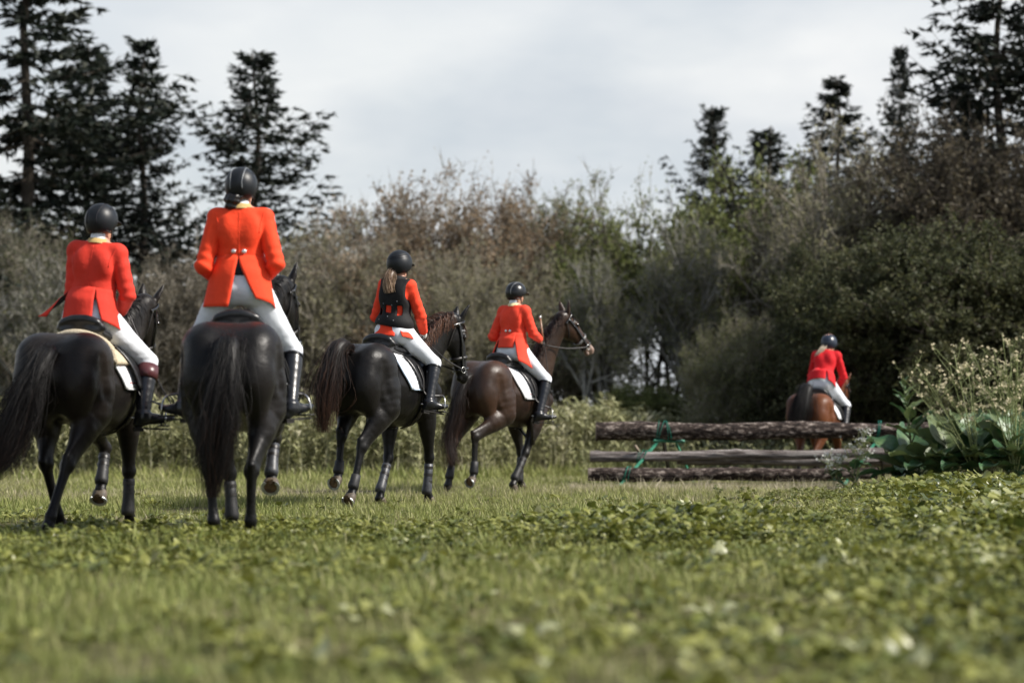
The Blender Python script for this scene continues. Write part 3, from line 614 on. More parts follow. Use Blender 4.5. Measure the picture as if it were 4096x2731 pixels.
# ------------------------------------------------------------------ horses
def coat_mat(name, c, c2, points, rough=0.40, zleg=0.62, muzzle=None, spec=0.20):
    m = bpy.data.materials.new(name); m.use_nodes = True; t = m.node_tree; b = t.nodes['Principled BSDF']; lk = t.links.new; nn = t.nodes.new
    tcn = nn('ShaderNodeTexCoord'); sp = nn('ShaderNodeSeparateXYZ'); lk(tcn.outputs['Object'], sp.inputs[0])
    nz = nn('ShaderNodeTexNoise'); nz.inputs['Scale'].default_value = 2.6; nz.inputs['Detail'].default_value = 4; lk(tcn.outputs['Object'], nz.inputs['Vector'])
    rp = nn('ShaderNodeValToRGB'); rp.color_ramp.elements[0].position = 0.38; rp.color_ramp.elements[1].position = 0.66
    rp.color_ramp.elements[0].color = c+(1,); rp.color_ramp.elements[1].color = c2+(1,); lk(nz.outputs['Fac'], rp.inputs[0])
    # black points on the lower legs
    mr = nn('ShaderNodeMapRange'); mr.inputs['From Min'].default_value = zleg-0.14; mr.inputs['From Max'].default_value = zleg+0.2; lk(sp.outputs['Z'], mr.inputs['Value'])
    mx = nn('ShaderNodeMix'); mx.data_type = 'RGBA'; mx.inputs[6].default_value = points+(1,); lk(mr.outputs[0], mx.inputs[0]); lk(rp.outputs[0], mx.inputs[7])
    last = mx.outputs[2]
    # fine hair: stretched noise tints and tips the normals, dust speckle
    mp_ = nn('ShaderNodeMapping'); mp_.inputs['Scale'].default_value = (70, 260, 90); lk(tcn.outputs['Object'], mp_.inputs[0])
    hz = nn('ShaderNodeTexNoise'); hz.inputs['Scale'].default_value = 1.0; hz.inputs['Detail'].default_value = 3; lk(mp_.outputs[0], hz.inputs['Vector'])
    hm = nn('ShaderNodeMapRange'); hm.inputs['To Min'].default_value = 0.65; hm.inputs['To Max'].default_value = 1.4; lk(hz.outputs['Fac'], hm.inputs['Value'])
    mm = nn('ShaderNodeMix'); mm.data_type = 'RGBA'; mm.blend_type = 'MULTIPLY'; mm.inputs[0].default_value = 1; lk(last, mm.inputs[6]); lk(hm.outputs[0], mm.inputs[7]); last = mm.outputs[2]
    dz = nn('ShaderNodeTexNoise'); dz.inputs['Scale'].default_value = 14; dz.inputs['Detail'].default_value = 8; dz.inputs['Roughness'].default_value = 0.75; lk(tcn.outputs['Object'], dz.inputs['Vector'])
    dr = nn('ShaderNodeMapRange'); dr.inputs['From Min'].default_value = 0.58; dr.inputs['From Max'].default_value = 0.8; dr.inputs['To Max'].default_value = 0.18; lk(dz.outputs['Fac'], dr.inputs['Value'])
    dm = nn('ShaderNodeMix'); dm.data_type = 'RGBA'; dm.inputs[7].default_value = (0.07,0.06,0.045,1); lk(dr.outputs[0], dm.inputs[0]); lk(last, dm.inputs[6]); last = dm.outputs[2]
    if muzzle:                                   # pale skin on the end of the nose
        vd = nn('ShaderNodeVectorMath'); vd.operation = 'DISTANCE'; vd.inputs[1].default_value = muzzle[0]; lk(tcn.outputs['Object'], vd.inputs[0])
        mr2 = nn('ShaderNodeMapRange'); mr2.inputs['From Min'].default_value = muzzle[1]*.5; mr2.inputs['From Max'].default_value = muzzle[1]; mr2.inputs['To Min'].default_value = 1; mr2.inputs['To Max'].default_value = 0; lk(vd.outputs['Value'], mr2.inputs['Value'])
        mz = nn('ShaderNodeMix'); mz.data_type = 'RGBA'; mz.inputs[7].default_value = muzzle[2]+(1,); lk(mr2.outputs[0], mz.inputs[0]); lk(last, mz.inputs[6]); last = mz.outputs[2]
    lk(last, b.inputs['Base Color'])
    rr = nn('ShaderNodeMapRange'); rr.inputs['From Min'].default_value = 0.3; rr.inputs['From Max'].default_value = 0.7; rr.inputs['To Min'].default_value = rough-0.12; rr.inputs['To Max'].default_value = rough+0.14; lk(dz.outputs['Fac'], rr.inputs['Value']); lk(rr.outputs[0], b.inputs['Roughness'])
    b.inputs['Specular IOR Level'].default_value = spec
    b.inputs['Sheen Weight'].default_value = 0.03; b.inputs['Sheen Roughness'].default_value = 0.35
    bp = nn('ShaderNodeBump'); bp.inputs['Strength'].default_value = 0.35; bp.inputs['Distance'].default_value = 0.004; lk(hz.outputs['Fac'], bp.inputs['Height'])
    # soft muscle and vein relief
    vz = nn('ShaderNodeTexNoise'); vz.inputs['Scale'].default_value = 9; vz.inputs['Detail'].default_value = 3; lk(tcn.outputs['Object'], vz.inputs['Vector'])
    b2 = nn('ShaderNodeBump'); b2.inputs['Strength'].default_value = 0.34; b2.inputs['Distance'].default_value = 0.02; lk(vz.outputs['Fac'], b2.inputs['Height'])
    lk(b2.outputs[0], bp.inputs['Normal']); lk(bp.outputs[0], b.inputs['Normal'])
    return m

M_leather = mat('black leather', (0.010,0.010,0.011), 0.33, 0.5, var=0.4, vscale=20, bump=0.25, bscale=140)
M_strap = mat('strap leather', (0.014,0.012,0.011), 0.42, 0.5, var=0.4, vscale=30)
M_strapg = mat('polished strap', (0.010,0.010,0.011), 0.22, 0.7)
M_strapn = mat('noseband shine and brow trim', (0.12,0.12,0.12), 0.30, 0.6)  # noseband's leather shine put into the colour; same grey decorates a browband
M_steel = mat('steel', (0.55,0.55,0.54), 0.28, 0.5, metal=1.0)
M_hoof = mat('hoof horn', (0.05,0.040,0.030), 0.6, 0.4, c2=(0.13,0.10,0.07), vscale=30, bump=0.5, bscale=70)
M_sole = mat('hoof sole', (0.16,0.10,0.05), 0.85, 0.2, c2=(0.05,0.035,0.02), vscale=24, bump=0.8, bscale=50, dist=0.01)
M_shoe = mat('horseshoe iron', (0.42,0.44,0.44), 0.45, 0.5, metal=0.75, var=0.4, vscale=40)
M_eye = mat('horse eye', (0.010,0.006,0.004), 0.08, 0.6)
M_boot = mat('neoprene boot', (0.013,0.013,0.014), 0.55, 0.35, c2=(0.024,0.024,0.025), vscale=18, bump=0.3, bscale=60)
M_bootg = mat('grey boot shell', (0.055,0.06,0.07), 0.45, 0.45, c2=(0.02,0.02,0.023), vscale=14, bump=0.3, bscale=60)
M_hoofbell = mat('rubber', (0.012,0.012,0.013), 0.55, 0.4)
M_padw = mat('white quilted pad', (0.72,0.73,0.75), 0.85, 0.2, var=0.08, vscale=9, bump=0.5, bscale=45, dist=0.01)
M_padtrim = mat('red trim', (0.45,0.03,0.03), 0.7, 0.3)
M_padblue = mat('blue trim', (0.45,0.55,0.68), 0.8, 0.3)
M_padborder = mat('pad border', (0.55,0.56,0.58), 0.8, 0.3)
M_fleece = mat('cream fleece', (0.52,0.44,0.31), 0.95, 0.1, c2=(0.62,0.54,0.40), vscale=40, bump=1.0, bscale=90, dist=0.012)
M_hairblack = mat('black horsehair', (0.008,0.007,0.007), 0.50, 0.22, tint=[(0.0,(0.005,0.0045,0.0045)),(0.78,(0.008,0.006,0.0055)),(1.0,(0.034,0.016,0.010))])
M_hairbrown = mat('brown horsehair', (0.03,0.015,0.01), 0.48, 0.25, tint=[(0.0,(0.008,0.006,0.0055)),(0.55,(0.018,0.010,0.008)),(1.0,(0.085,0.038,0.021))])

def horse(name, label, pos, yaw, S, coat, legs, poll, muzzle, face, tail, tail_r, hair, tail_n=420, mane=None, boots=(), pad=None, stirrups=None, hands=None, vox=0.0145, group=None, jaw_open=0.0, pale_nose=False, tail_wave=0.012, tail_len=(0.75,1.02), tail_dock=None, breast=False, tail_side=None):
    rng = np.random.default_rng(abs(hash(label)) % 1000 if False else len(label)*7+int(yaw*10))
    S = np.asarray(S, float)
    root = empty(name, pos, -R(yaw)+math.pi/2, tuple(S))
    prop(root, label, 'horse', group or 'ridden horses')
    T = lambda p: np.asarray(p, float)/S
    poll = T(poll); muz = T(muzzle)
    allp = np.array([T(p) for lg in legs.values() for p in lg[:4]]+[poll, muz, (-0.95,0,1), (0.95,0,1)])
    lo = np.minimum(allp.min(0)-0.16, (-1.0,-0.46,0)); hi = np.maximum(allp.max(0)+0.3, (1.0,0.46,1.8)); lo[2] = min(0.0, lo[2]+0.05)
    F = Field(lo, hi, vox)
    # trunk
    sec = np.array([  # x, top, bottom, half width, egg (narrow on top)
        (-0.86,1.33,1.16,.05,0), (-0.80,1.44,1.06,.16,0), (-0.70,1.54,0.98,.235,.03), (-0.56,1.615,0.955,.285,.05), (-0.42,1.63,0.94,.29,.10), (-0.25,1.60,0.90,.275,.12),
        (-0.08,1.565,0.86,.285,.12), (0.10,1.545,0.825,.30,.14), (0.26,1.565,0.81,.29,.22), (0.40,1.62,0.82,.26,.38), (0.52,1.605,0.86,.24,.36), (0.66,1.50,0.94,.20,.2), (0.77,1.38,1.02,.14,.1), (0.83,1.30,1.10,.04,0)])
    ss = spline(sec, 4)
    sl, X, Y, Z = F.region((-1,-0.5,0.6), (1,0.5,1.8))
    xs = np.clip(X, ss[0,0], ss[-1,0])
    o = np.argsort(ss[:,0]); ip = lambda c: np.interp(xs, ss[o,0], ss[o,c]).astype(np.float32)
    top, bot, ry, eg = ip(1), ip(2), ip(3), ip(4)
    cz = (top+bot)/2; rz = (top-bot)/2; tz = np.clip((Z-cz)/rz, -1.2, 1.2)
    rye = ry*(1-eg*np.maximum(tz, 0)-0.10*np.maximum(-tz,0)); ex = np.abs(X-xs)
    k0 = (np.abs(Y/rye)**2.3+np.abs((Z-cz)/rz)**2.3)**(1/2.3)
    dd = (k0-1)*np.minimum(rye, rz)*0.9+ex*0.9
    F.put(sl, dd.astype(np.float32), 0, 'add')
    for s in (-1, 1):
        F.ell((-0.50, s*.16, 1.42), (.29,.172,.215), k=.05)                # croup muscle
        F.ell((-0.68, s*.145, 1.22), (.17,.158,.27), k=.05)                # buttock
        F.ell((-0.36, s*.205, 1.45), (.08,.06,.06), k=.08)                  # point of hip
        F.cone((0.44, s*.15, 1.46), (0.67, s*.165, 1.17), (.07,.11), (.085,.11), k=.05)   # shoulder blade
        F.cone((0.68, s*.165, 1.15), (0.46, s*.175, 0.98), (.08,.10), (.075,.10), k=.05)  # upper arm
        F.ell((0.76, s*.09, 1.12), (.09,.09,.13), k=.05)                   # breast
    # legs
    fr = {}
    for kk, lg in legs.items():
        s = 1 if kk[1] == 'l' else -1; J = [T(p) for p in lg[:4]]
        if kk[0] == 'h':
            st, hk, fe, hf = J
            F.chain([(-0.44, s*.17, 1.36), (np.array((-0.44, s*.19, 1.36))+st)/2, st], [(.145,.22), (.145,.215), (.112,.16)], k=.06)
            g1 = st+(hk-st)*.35; g2 = st+(hk-st)*.72
            dwn = nrm(fe-hk); bk = nrm(np.cross((0,1,0), dwn)); bk = bk if bk[0] < 0 else -bk
            F.chain([st, g1+bk*.01, g2, hk], [(.105,.15), (.092,.125), (.056,.078), (.047,.064)], k=.05)
            F.cone((-0.70, s*.135, 1.18), g1+bk*.06, (.10,.12), (.055,.06), k=.06)
            poh = hk+bk*.062-dwn*.055
            F.cone(g1+bk*.07, poh, (.04,.04), (.020,.024), k=.035); F.cone(poh, hk+dwn*.10+bk*.03, (.024,.028), (.022,.024), k=.02)
            F.ell(hk, (.048,.05,.06), k=.02)
            c0, cw = hk, .040
        else:
            el, kn, fe, hf = J
            F.chain([el+(0,0,.06), el+(kn-el)*.3, el+(kn-el)*.75, kn], [(.092,.13), (.082,.108), (.050,.060), (.047,.053)], k=.06)
            F.ell(kn, (.048,.050,.062), k=.02)
            dwn = nrm(fe-kn); bk = nrm(np.cross((0,1,0), dwn)); bk = bk if bk[0] < 0 else -bk
            c0, cw = kn, .038
        F.chain([c0, c0+(fe-c0)*.25+bk*.004, c0+(fe-c0)*.7+bk*.004, fe], [(cw+.003,.052), (.034,.044), (.031,.041), (.040,.046)], k=.02)
        F.ell(fe+bk*.018, (.034,.034,.038), k=.02)
        F.cone(fe, fe+(hf-fe)*.55, (.034,.036), (.036,.038), k=.02); F.cone(fe+(hf-fe)*.55, hf, (.036,.038), (.048,.052), k=.015)
        fr[kk] = (c0, fe, hf, bk, dwn)
    for s in (-1, 1):                                                       # muscle lines: flank hollow, thigh groove, cleft
        F.ell((-0.22, s*.325, 1.36), (.09,.045,.10), k=.07, op='sub')
        F.cone((-0.62, s*.350, 1.42), (-0.56, s*.345, 1.12), .026, .022, k=.06, op='sub')
        F.cone((0.34, s*.30, 1.40), (0.50, s*.30, 1.05), .030, .035, k=.05, op='sub')
    F.cone((-0.92, 0, 1.22), (-0.84, 0, 0.92), .035, .05, k=.07, op='sub')
    # neck
    pb = np.array((0.46,0,1.32)); p1 = np.array((0.66,0,1.40)); mid = (p1+poll)/2+np.array((-0.01,0,.05))
    nv = nrm(poll-p1)
    NP = [pb, p1, mid, poll-nv*.02]; NR = [(.175,.31), (.155,.275), (.098,.198), (.076,.118)]
    a = R(face); side = np.array((-math.sin(a), math.cos(a), 0)); h = nrm(muz-poll); Lh = 0.645
    F.chain(NP, NR, k=.07, sub=4)
    side = nrm(side-h*np.dot(side, h)); n = np.cross(h, side); n = n if (n[0]*math.cos(a)+n[1]*math.sin(a)+0.4*n[2]) > 0 else -n
    hp = lambda t, no=0, so=0: poll+h*(t*Lh)+n*no+side*so
    F.chain([hp(-.03,-.01), hp(.12,-.012), hp(.3,-.02), hp(.5,-.012), hp(.7,-.002), hp(.88,-.002), hp(.98,-.006)],
            [(.066,.075), (.078,.098), (.080,.105), (.062,.090), (.047,.066), (.046,.058), (.038,.044)], side=side, k=.05)
    F.ell(hp(.27,-.085), (.145,.095,.066), (h, n, side), k=.04)             # jowl
    F.cone(hp(.45,-.075), hp(.84,-.052-jaw_open), (.045,.04), (.030,.024), side=side, k=.03)
    F.ell(hp(.93,-.058-jaw_open), (.036,.024,.036), (h, n, side), k=.015)   # chin
    for s in (-1, 1):
        F.ell(hp(.27,.045,s*.062), (.05,.03,.026), (h, n, side), k=.02)     # brow
        F.ell(hp(.93,.012,s*.036), (.035,.026,.022), (h, n, side), k=.015)  # nostril
        F.ell(hp(.945,.016,s*.060), (.015,.012,.016), (h, n, side), k=.008, op='sub')
        ed = nrm(.62*n-.80*h+side*s*.22); eb = hp(.02,.045,s*.045)
        fwd_ = nrm(n*.5+side*s*.75+h*.3); fwd_ = nrm(fwd_-ed*np.dot(fwd_, ed)); es = np.cross(ed, fwd_)
        F.chain([eb-ed*.02, eb+ed*.06, eb+ed*.125, eb+ed*.20], [(.032,.030), (.042,.029), (.033,.021), (.009,.009)], side=es, k=.02)
        F.chain([eb+ed*.03+fwd_*.024, eb+ed*.09+fwd_*.022, eb+ed*.14+fwd_*.014], [(.016,.014), (.016,.013), (.006,.006)], side=es, k=.01) if False else None
        F.cone(eb+ed*.04+fwd_*.034, eb+ed*.15+fwd_*.025, (.023,.022), (.011,.011), side=es, k=.006, op='sub')
    body = link('body', F.mesh('body'), root, coat)
    bvh = bvh_of(body)
    # eyes
    for s in (-1, 1):
        mb = MB(); c = hp(.285,.040,s*.077)
        mb.rings([[c+.022*(math.cos(p)*side*s+math.sin(p)*(math.cos(q)*h+math.sin(q)*n)) for q in np.linspace(0,2*math.pi,10,endpoint=False)] for p in np.linspace(0.05, 1.5, 6)])
        mb.build('eye', M_eye, root)
    # hooves
    for kk, lg in legs.items():
        c0, fe, hf, bk, dwn = fr[kk]; sole = T(lg[4]) if len(lg) > 4 else hf+np.array((.035,0,-hf[2]+.002))
        ax = nrm(sole-hf); sd_ = nrm(np.array((0,1,0))-ax*ax[1]); fw = np.cross(sd_, ax)
        if lg[5:] : fw = nrm(np.asarray(lg[5], float)-ax*np.dot(lg[5], ax)); sd_ = np.cross(ax, fw)
        elif fw[0] < 0: fw = -fw
        rings_ = []; Lx = np.linalg.norm(sole-hf); nn_ = 18
        for t_, rw, fo, rb_ in ((-.12,.040,0,0), (0,.050,0,0), (.12,.053,.002,0), (.97,.064,.020,0), (1.0,.062,.02,0)):
            c = hf+ax*Lx*t_+fw*fo
            rings_.append([c+rw*(math.cos(q)*fw*(1.08 if math.cos(q) > 0 else .86)+math.sin(q)*sd_) for q in np.linspace(0,2*math.pi,nn_,endpoint=False)])
        mb = MB(); mb.rings(rings_, cap=False); c = hf+ax*Lx*0.93+fw*.02
        inner = [c+.048*(math.cos(q)*fw*(1.08 if math.cos(q) > 0 else .8)+math.sin(q)*sd_) for q in np.linspace(0,2*math.pi,nn_,endpoint=False)]
        hoof = mb.build('hoof', M_hoof, root)
        sb = MB(); sb.rings([rings_[-1], inner], cap=False); sb.add(inner, [tuple(range(nn_))])
        fg = hf+ax*Lx*.99+fw*.0
        sb.add([fg-fw*.045+sd_*.022, fg-fw*.045-sd_*.022, fg+fw*.03, fg-fw*.04-ax*.02], [(0,1,2),(0,3,1)])   # frog
        sb.build('sole', M_sole, hoof)
        c = hf+ax*(Lx*1.0)+fw*.02; qs = np.linspace(-2.45, 2.45, 22)
        mb = MB(); G = []
        for rr in (.066,.046): G.append([c+rr*(math.cos(q)*fw*(1.08 if math.cos(q) > 0 else .9)+math.sin(q)*sd_) for q in qs])
        G = np.array(G); mb.grid(G, 0.009 if np.dot(np.cross(np.gradient(G,axis=0)[0,0], np.gradient(G,axis=1)[0,0]), ax) > 0 else -0.009)
        sharp(mb.build('horseshoe', M_shoe, hoof))
    # leg boots
    for kk, kind in boots:
        c0, fe, hf, bk, dwn = fr[kk]; sd_ = nrm(np.array((0,1,0))-dwn*dwn[1]); mb = MB(); nn_ = 16
        def tubel(pts, name_, m_, par=root):
            mb = MB(); rg = []
            for p, rw, rd in pts: rg.append([p+rd*math.cos(q)*bk+rw*math.sin(q)*sd_ for q in np.linspace(0,2*math.pi,nn_,endpoint=False)])
            mb.rings(rg, cap=True); return mb.build(name_, m_, par)
        Lc = fe-c0
        if kind == 'tendon' or kind == 'tendong':
            bt = tubel([(c0+Lc*.18,.036,.043), (c0+Lc*.19,.043,.050), (c0+Lc*.5,.040,.050), (c0+Lc*.8+bk*.004,.044,.054), (fe+bk*.012,.051,.060), (fe+bk*.012+dwn*.035,.047,.055), (fe+dwn*.045,.036,.04)], 'tendon_boot', M_bootg if kind[-1] == 'g' else M_boot)
            for f_ in (.3,.52,.74):
                p = c0+Lc*f_; mb = MB(); mb.rings([[p+Lc*dz_+(.054*math.cos(q)*bk+.045*math.sin(q)*sd_) for q in np.linspace(0,2*math.pi,nn_,endpoint=False)] for dz_ in (-.04,.04)], cap=False); mb.build('strap', M_strap, bt)
        elif kind == 'fetlock':
            bt = tubel([(c0+Lc*.70,.034,.042), (c0+Lc*.71,.042,.052), (c0+Lc*.86+bk*.004,.044,.055), (fe+bk*.014,.050,.060), (fe+bk*.01+dwn*.03,.046,.054), (fe+dwn*.034,.034,.04)], 'fetlock_boot', M_boot)
        elif kind == 'bell':
            ax = nrm(hf-fe); rg = []
            for t_, rr in ((.35,.045), (.5,.055), (1.0,.068), (1.35,.082), (1.36,.078)): rg.append([fe+(hf-fe)*t_+rr*(math.cos(q)*nrm(np.cross(ax,sd_))+math.sin(q)*sd_) for q in np.linspace(0,2*math.pi,nn_,endpoint=False)])
            mb.rings(rg, cap=False); mb.build('bell_boot', M_hoofbell, root)
    # tail
    tp = [T(p) for p in tail]; tr = np.asarray(tail_r)
    core = MB(); G_ = spline(np.array(tp), 6); rc = np.interp(np.linspace(0,1,len(G_)), np.linspace(0,1,len(tr)), tr)*np.linspace(0.95,0.35,len(G_)); rc[-3:] *= np.array((.8,.5,.05))
    core.tube(G_, rc, 10, side=(0,1,0)); tl = core.build('tail', hair, root)
    V, Fc, ti = strands(tp, tr*1.0, int(tail_n*1.7), rng, tail_len, tail_wave, 0.0020, 60, 15, side=tail_side)
    V2, F2, t2 = strands(tp, tr*1.7, tail_n//9, rng, (.5,1.12), tail_wave*3, 0.0016, 40, 15, side=tail_side)      # flyaway hairs
    V, Fc, ti = np.concatenate([V,V2]), np.concatenate([Fc, F2+len(V)]), np.concatenate([ti, np.clip(t2+.15,0,1)])
    ho = link('tail_hair', mesh_np('tail_hair', V, Fc, ti), tl, hair); ho['kind'] = 'stuff'
    # mane and forelock
    mane = mane or {}
    ms = mane.get('side', -1); ml = mane.get('len', .22); V = []; ti = []
    NPs = spline(np.array(NP), 8); NRs = spline(np.array(NR), 8)
    tg = np.gradient(NPs, axis=0); nm = mane.get('n', 320); seg = 9; ts = np.linspace(0,1,seg)
    for i in range(nm):
        q = rng.uniform(0.30, 1.0)*(len(NPs)-1); j = int(min(q, len(NPs)-2)); f_ = q-j
        p = NPs[j]*(1-f_)+NPs[j+1]*f_; g = nrm(tg[j]); upv = nrm(np.cross((0,1,0), g)); upv = upv if upv[2] > 0 else -upv
        dpt = NRs[j,1]*(1-f_)+NRs[j+1,1]*f_; wdt = NRs[j,0]
        s_ = ms if rng.random() < mane.get('bias', .85) else -ms
        p0 = p+upv*(dpt*.96)+np.array((0, rng.normal(0,.012), 0)); ln = ml*rng.uniform(.55,1.15)
        lift = mane.get('lift', .02)*rng.uniform(.4,1.6); sw = rng.normal(0,.03); bkw = rng.normal(mane.get('back', -.02), .03)
        P = np.array([p0+upv*lift*math.sin(min(t*2.2,2.0))+np.array((bkw*t+sw*t*t, s_*(wdt*1.05)*math.sin(min(t*1.9,1.57)), -ln*max(0,t-.12)**1.25)) + rng.normal(0,.003,3)*t for t in ts])
        V.append((P, rng.random()))
    fl = mane.get('forelock', 60)
    for i in range(fl):
        p0 = hp(.0,.075,rng.normal(0,.025)); ln = rng.uniform(.10,.22); so = rng.normal(0,.03)
        V.append((np.array([p0+n*(.02*math.sin(t*2.5))+h*ln*t+side*so*t for t in ts]), rng.random()))
    VV = []; TI = []
    for P, rv in V:
        tn = np.gradient(P, axis=0); a_ = np.cross(tn, rng.normal(0,1,3)); a_ /= np.maximum(1e-6, np.linalg.norm(a_,axis=1,keepdims=True)); b_ = np.cross(tn/np.maximum(1e-6,np.linalg.norm(tn,axis=1,keepdims=True)), a_)
        wd = .0034*(1-.6*ts)[:,None]
        VV.append(np.stack([P+wd*(math.cos(q)*a_+math.sin(q)*b_) for q in (0,2.094,4.189)],1).reshape(-1,3)); TI.append(np.repeat(np.clip(.55*rv+.45*ts,0,1),3))
    q = np.array([(s_*3+j, s_*3+(j+1)%3, s_*3+3+(j+1)%3, s_*3+3+j) for s_ in range(seg-1) for j in range(3)])
    mo = link('mane', mesh_np('mane', np.concatenate(VV), np.concatenate([q+i*seg*3 for i in range(len(VV))]), np.concatenate(TI)), root, mane.get('mat', hair)); mo['kind'] = 'stuff'
    # saddle pad: laid on the horse's back by casting towards the trunk axis
    pad = pad or {}
    def skin(x, ph, off):
        c = Vector((x, 0, 1.22)); dr = Vector((0, math.sin(ph), math.cos(ph)))
        hit = bvh.ray_cast(c+dr*1.0, -dr)
        p, n_ = (hit[0], hit[1]) if hit[0] is not None else (c+dr*.3, dr)
        return np.array(p)+np.array(n_)*off
    def sheet(xa, xb, phs, off, name_, m_, par, nx=14, th=.012, quilt=0.0):
        G = np.zeros((nx, len(phs), 3))
        for j, ph in enumerate(phs):
            a_, b_ = xa(ph), xb(ph)
            for i in range(nx):
                f_ = i/(nx-1); G[i,j] = skin(a_+(b_-a_)*f_, ph, off)
        for _ in range(2): G[:,1:-1] = (G[:,:-2]+G[:,1:-1]*2+G[:,2:])/4
        mb = MB(); mb.grid(G, th); return mb.build(name_, m_, par), G
    pmax = R(pad.get('drop', 97))
    xa = lambda ph: -.26+.24*(abs(ph)/pmax)**1.6; xb = lambda ph: .37+.07*math.sin(min(abs(ph),1.57))-.12*max(0,(abs(ph)/pmax-.7)/.3)**2
    phs = np.linspace(-pmax, pmax, 41)
    po, G = sheet(xa, xb, phs, .006, 'saddle_pad', pad.get('mat', M_padw), root)
    edge = np.concatenate([G[0,:], G[1:-1,-1]]) if True else G[0]
    rim = np.concatenate([G[0,:], G[:,-1], G[-1,::-1], G[::-1,0]])
    for m_, inset, rr in pad.get('trim', [(M_padborder, 0, .007)]):
        ii = inset; g2 = G[ii:len(G)-ii or None, ii:G.shape[1]-ii or None]
        path = np.concatenate([g2[0,:], g2[1:,-1], g2[-1,-2::-1], g2[-2:0:-1,0]])+0
        dvec = path-np.array((0.06,0,1.22)); dvec[:,0] = 0; dvec /= np.linalg.norm(dvec,axis=1,keepdims=True)
        mb = MB(); mb.tube(path+dvec*.010, rr, 6); mb.build('piping', m_, po)
    if pad.get('quilt'):
        mb = MB()
        for k_ in range(3, 39, 2):
            path = G[1:-1, k_]; dvec = path-np.array((0,0,1.22)); dvec[:,0] = 0; dvec /= np.linalg.norm(dvec,axis=1,keepdims=True)
            mb.tube(path+dvec*.011, .0065, 5)
        mb.build('quilting', pad.get('mat', M_padw), po)
    if pad.get('fleece'):
        f1, G1 = sheet(lambda ph: -.27+.04*math.sin(abs(ph)), lambda ph: .36, np.linspace(-R(58), R(58), 27), .024, 'half_pad', M_fleece, root, th=.024)
        rim = np.concatenate([G1[0,:]]); mb = MB(); mb.tube(rim+np.array((-.01,0,.016)), .034, 8); mb.build('fleece_roll', M_fleece, f1)
    lift = .065 if pad.get('fleece') else .012
    # saddle
    z0 = lift
    SX = .08; z0 -= .022
    Fs = Field((-.26,-.30,1.45), (.50,.30,1.86), .011)
    sx = lambda *p: (p[0]+SX, p[1], p[2]+z0)
    for s in (-1,1):
        Fs.chain([sx(-.235,s*.085,1.625), sx(-.05,s*.10,1.585), sx(.15,s*.105,1.585), sx(.28,s*.09,1.63)], [(.07,.045), (.065,.04), (.06,.04), (.05,.035)], k=.03)
        Fs.chain([sx(-.215,s*.165,1.645), sx(-.245,s*.12,1.695), sx(-.26,s*.055,1.725), sx(-.26,0,1.730)], [.020,.024,.026,.026], k=.04)
    Fs.chain([sx(-.245,0,1.69), sx(-.14,0,1.66), sx(.02,0,1.635), sx(.17,0,1.655), sx(.27,0,1.70)], [(.13,.03), (.145,.032), (.13,.032), (.09,.03), (.065,.035)], k=.05)
    Fs.ell(sx(-.20,0,1.652), (.06,.145,.045), k=.04)
    sad = link('saddle', Fs.mesh('saddle'), root, pad.get('saddle', M_leather))
    for s in (-1,1):
        fx0 = lambda ph: -.02+.13*abs(ph)/1.6; fx1 = lambda ph: .31+.16*math.sin(min(1.57,max(0,abs(ph)-.3)*1.5))-.10*max(0,(abs(ph)-1.45)/.25)
        fl_, Gf = sheet(fx0, fx1, np.linspace(s*R(28), s*R(97), 14), .026+lift*.5, 'flap', M_leather, sad, nx=10, th=.006*(1 if s > 0 else -1))
        Gb = Gf[-2,3:10]; mb = MB(); mb.tube(Gb+np.array((0,s*.02,0)), .022, 8); mb.build('knee_roll', M_leather, fl_)
        # girth strap below the flap
        pts = [skin(.27, s*R(88+q*14.5), .012) for q in range(7)]
        mb = MB(); mb.ribbon(np.array(pts), [nrm(np.array((0,p[1],p[2]-1.2))) for p in pts], .07, .012); mb.build('girth', M_strap, sad)
    # stirrups
    if stirrups:
        for s, ball, fdir in stirrups:
            bl = T(ball); fd = nrm(T(fdir)); sdv = nrm(np.cross(fd, (0,0,1))); upv = nrm(np.cross(sdv, fd))
            topp = bl+upv*.135; mb = MB(); qs = np.linspace(0, math.pi, 13)
            arch = [bl-upv*.022+sdv*(.062*math.cos(q))*1.0+upv*(.155*math.sin(q)**.8) for q in qs]
            mb.tube(np.array(arch), .0065, 6); ir = mb.build('stirrup', M_steel if s < 0 or True else M_strap, sad)
            mb = MB(); mb.box((0,0,0), (.05,.135,.012)); rot = Matrix((fd, sdv, upv)).transposed(); mb.v = [tuple(bl-upv*.026+np.array(rot @ Vector(p))) for p in mb.v]; mb.build('tread', M_strap, ir)
            P = spline(np.array([skin(.15, s*R(50), .05), skin(.17, s*R(78), .045), skin(.17, s*R(104), .05), topp]), 4)
            mb = MB(); mb.ribbon(P, [np.array((0,s,.15))]*len(P), .026, .006); mb.build('stirrup_leather', M_strap, sad)
    # bridle
    br = None
    def strap(pts, wdt, name_, m_=M_strap, par=None, off=.008, th=.007):
        P, Nn = snap(bvh, pts, off); mb = MB(); mb.ribbon(P, Nn, wdt, th); return mb.build(name_, m_, par)
    def ringp(t, no, w_, d_, a0=0, a1=2*math.pi, k_=16): return [hp(t, no+d_*math.sin(q), w_*math.cos(q)) for q in np.linspace(a0, a1, k_)]
    br = strap(ringp(.055,-.02,.11,.14,-.5,math.pi+.5), .034, 'bridle', M_strapg, par=root)
    strap(ringp(.17,-.01,.10,.13,.1,math.pi-.1), .022, 'browband', mane.get('brow', M_strap), par=br)
    strap(ringp(.62,-.02,.09,.12), .040, 'noseband', mane.get('nose', M_strap), par=br)
    strap(ringp(.80,-.02,.08,.10), .020, 'flash_strap', M_strapg, par=br)
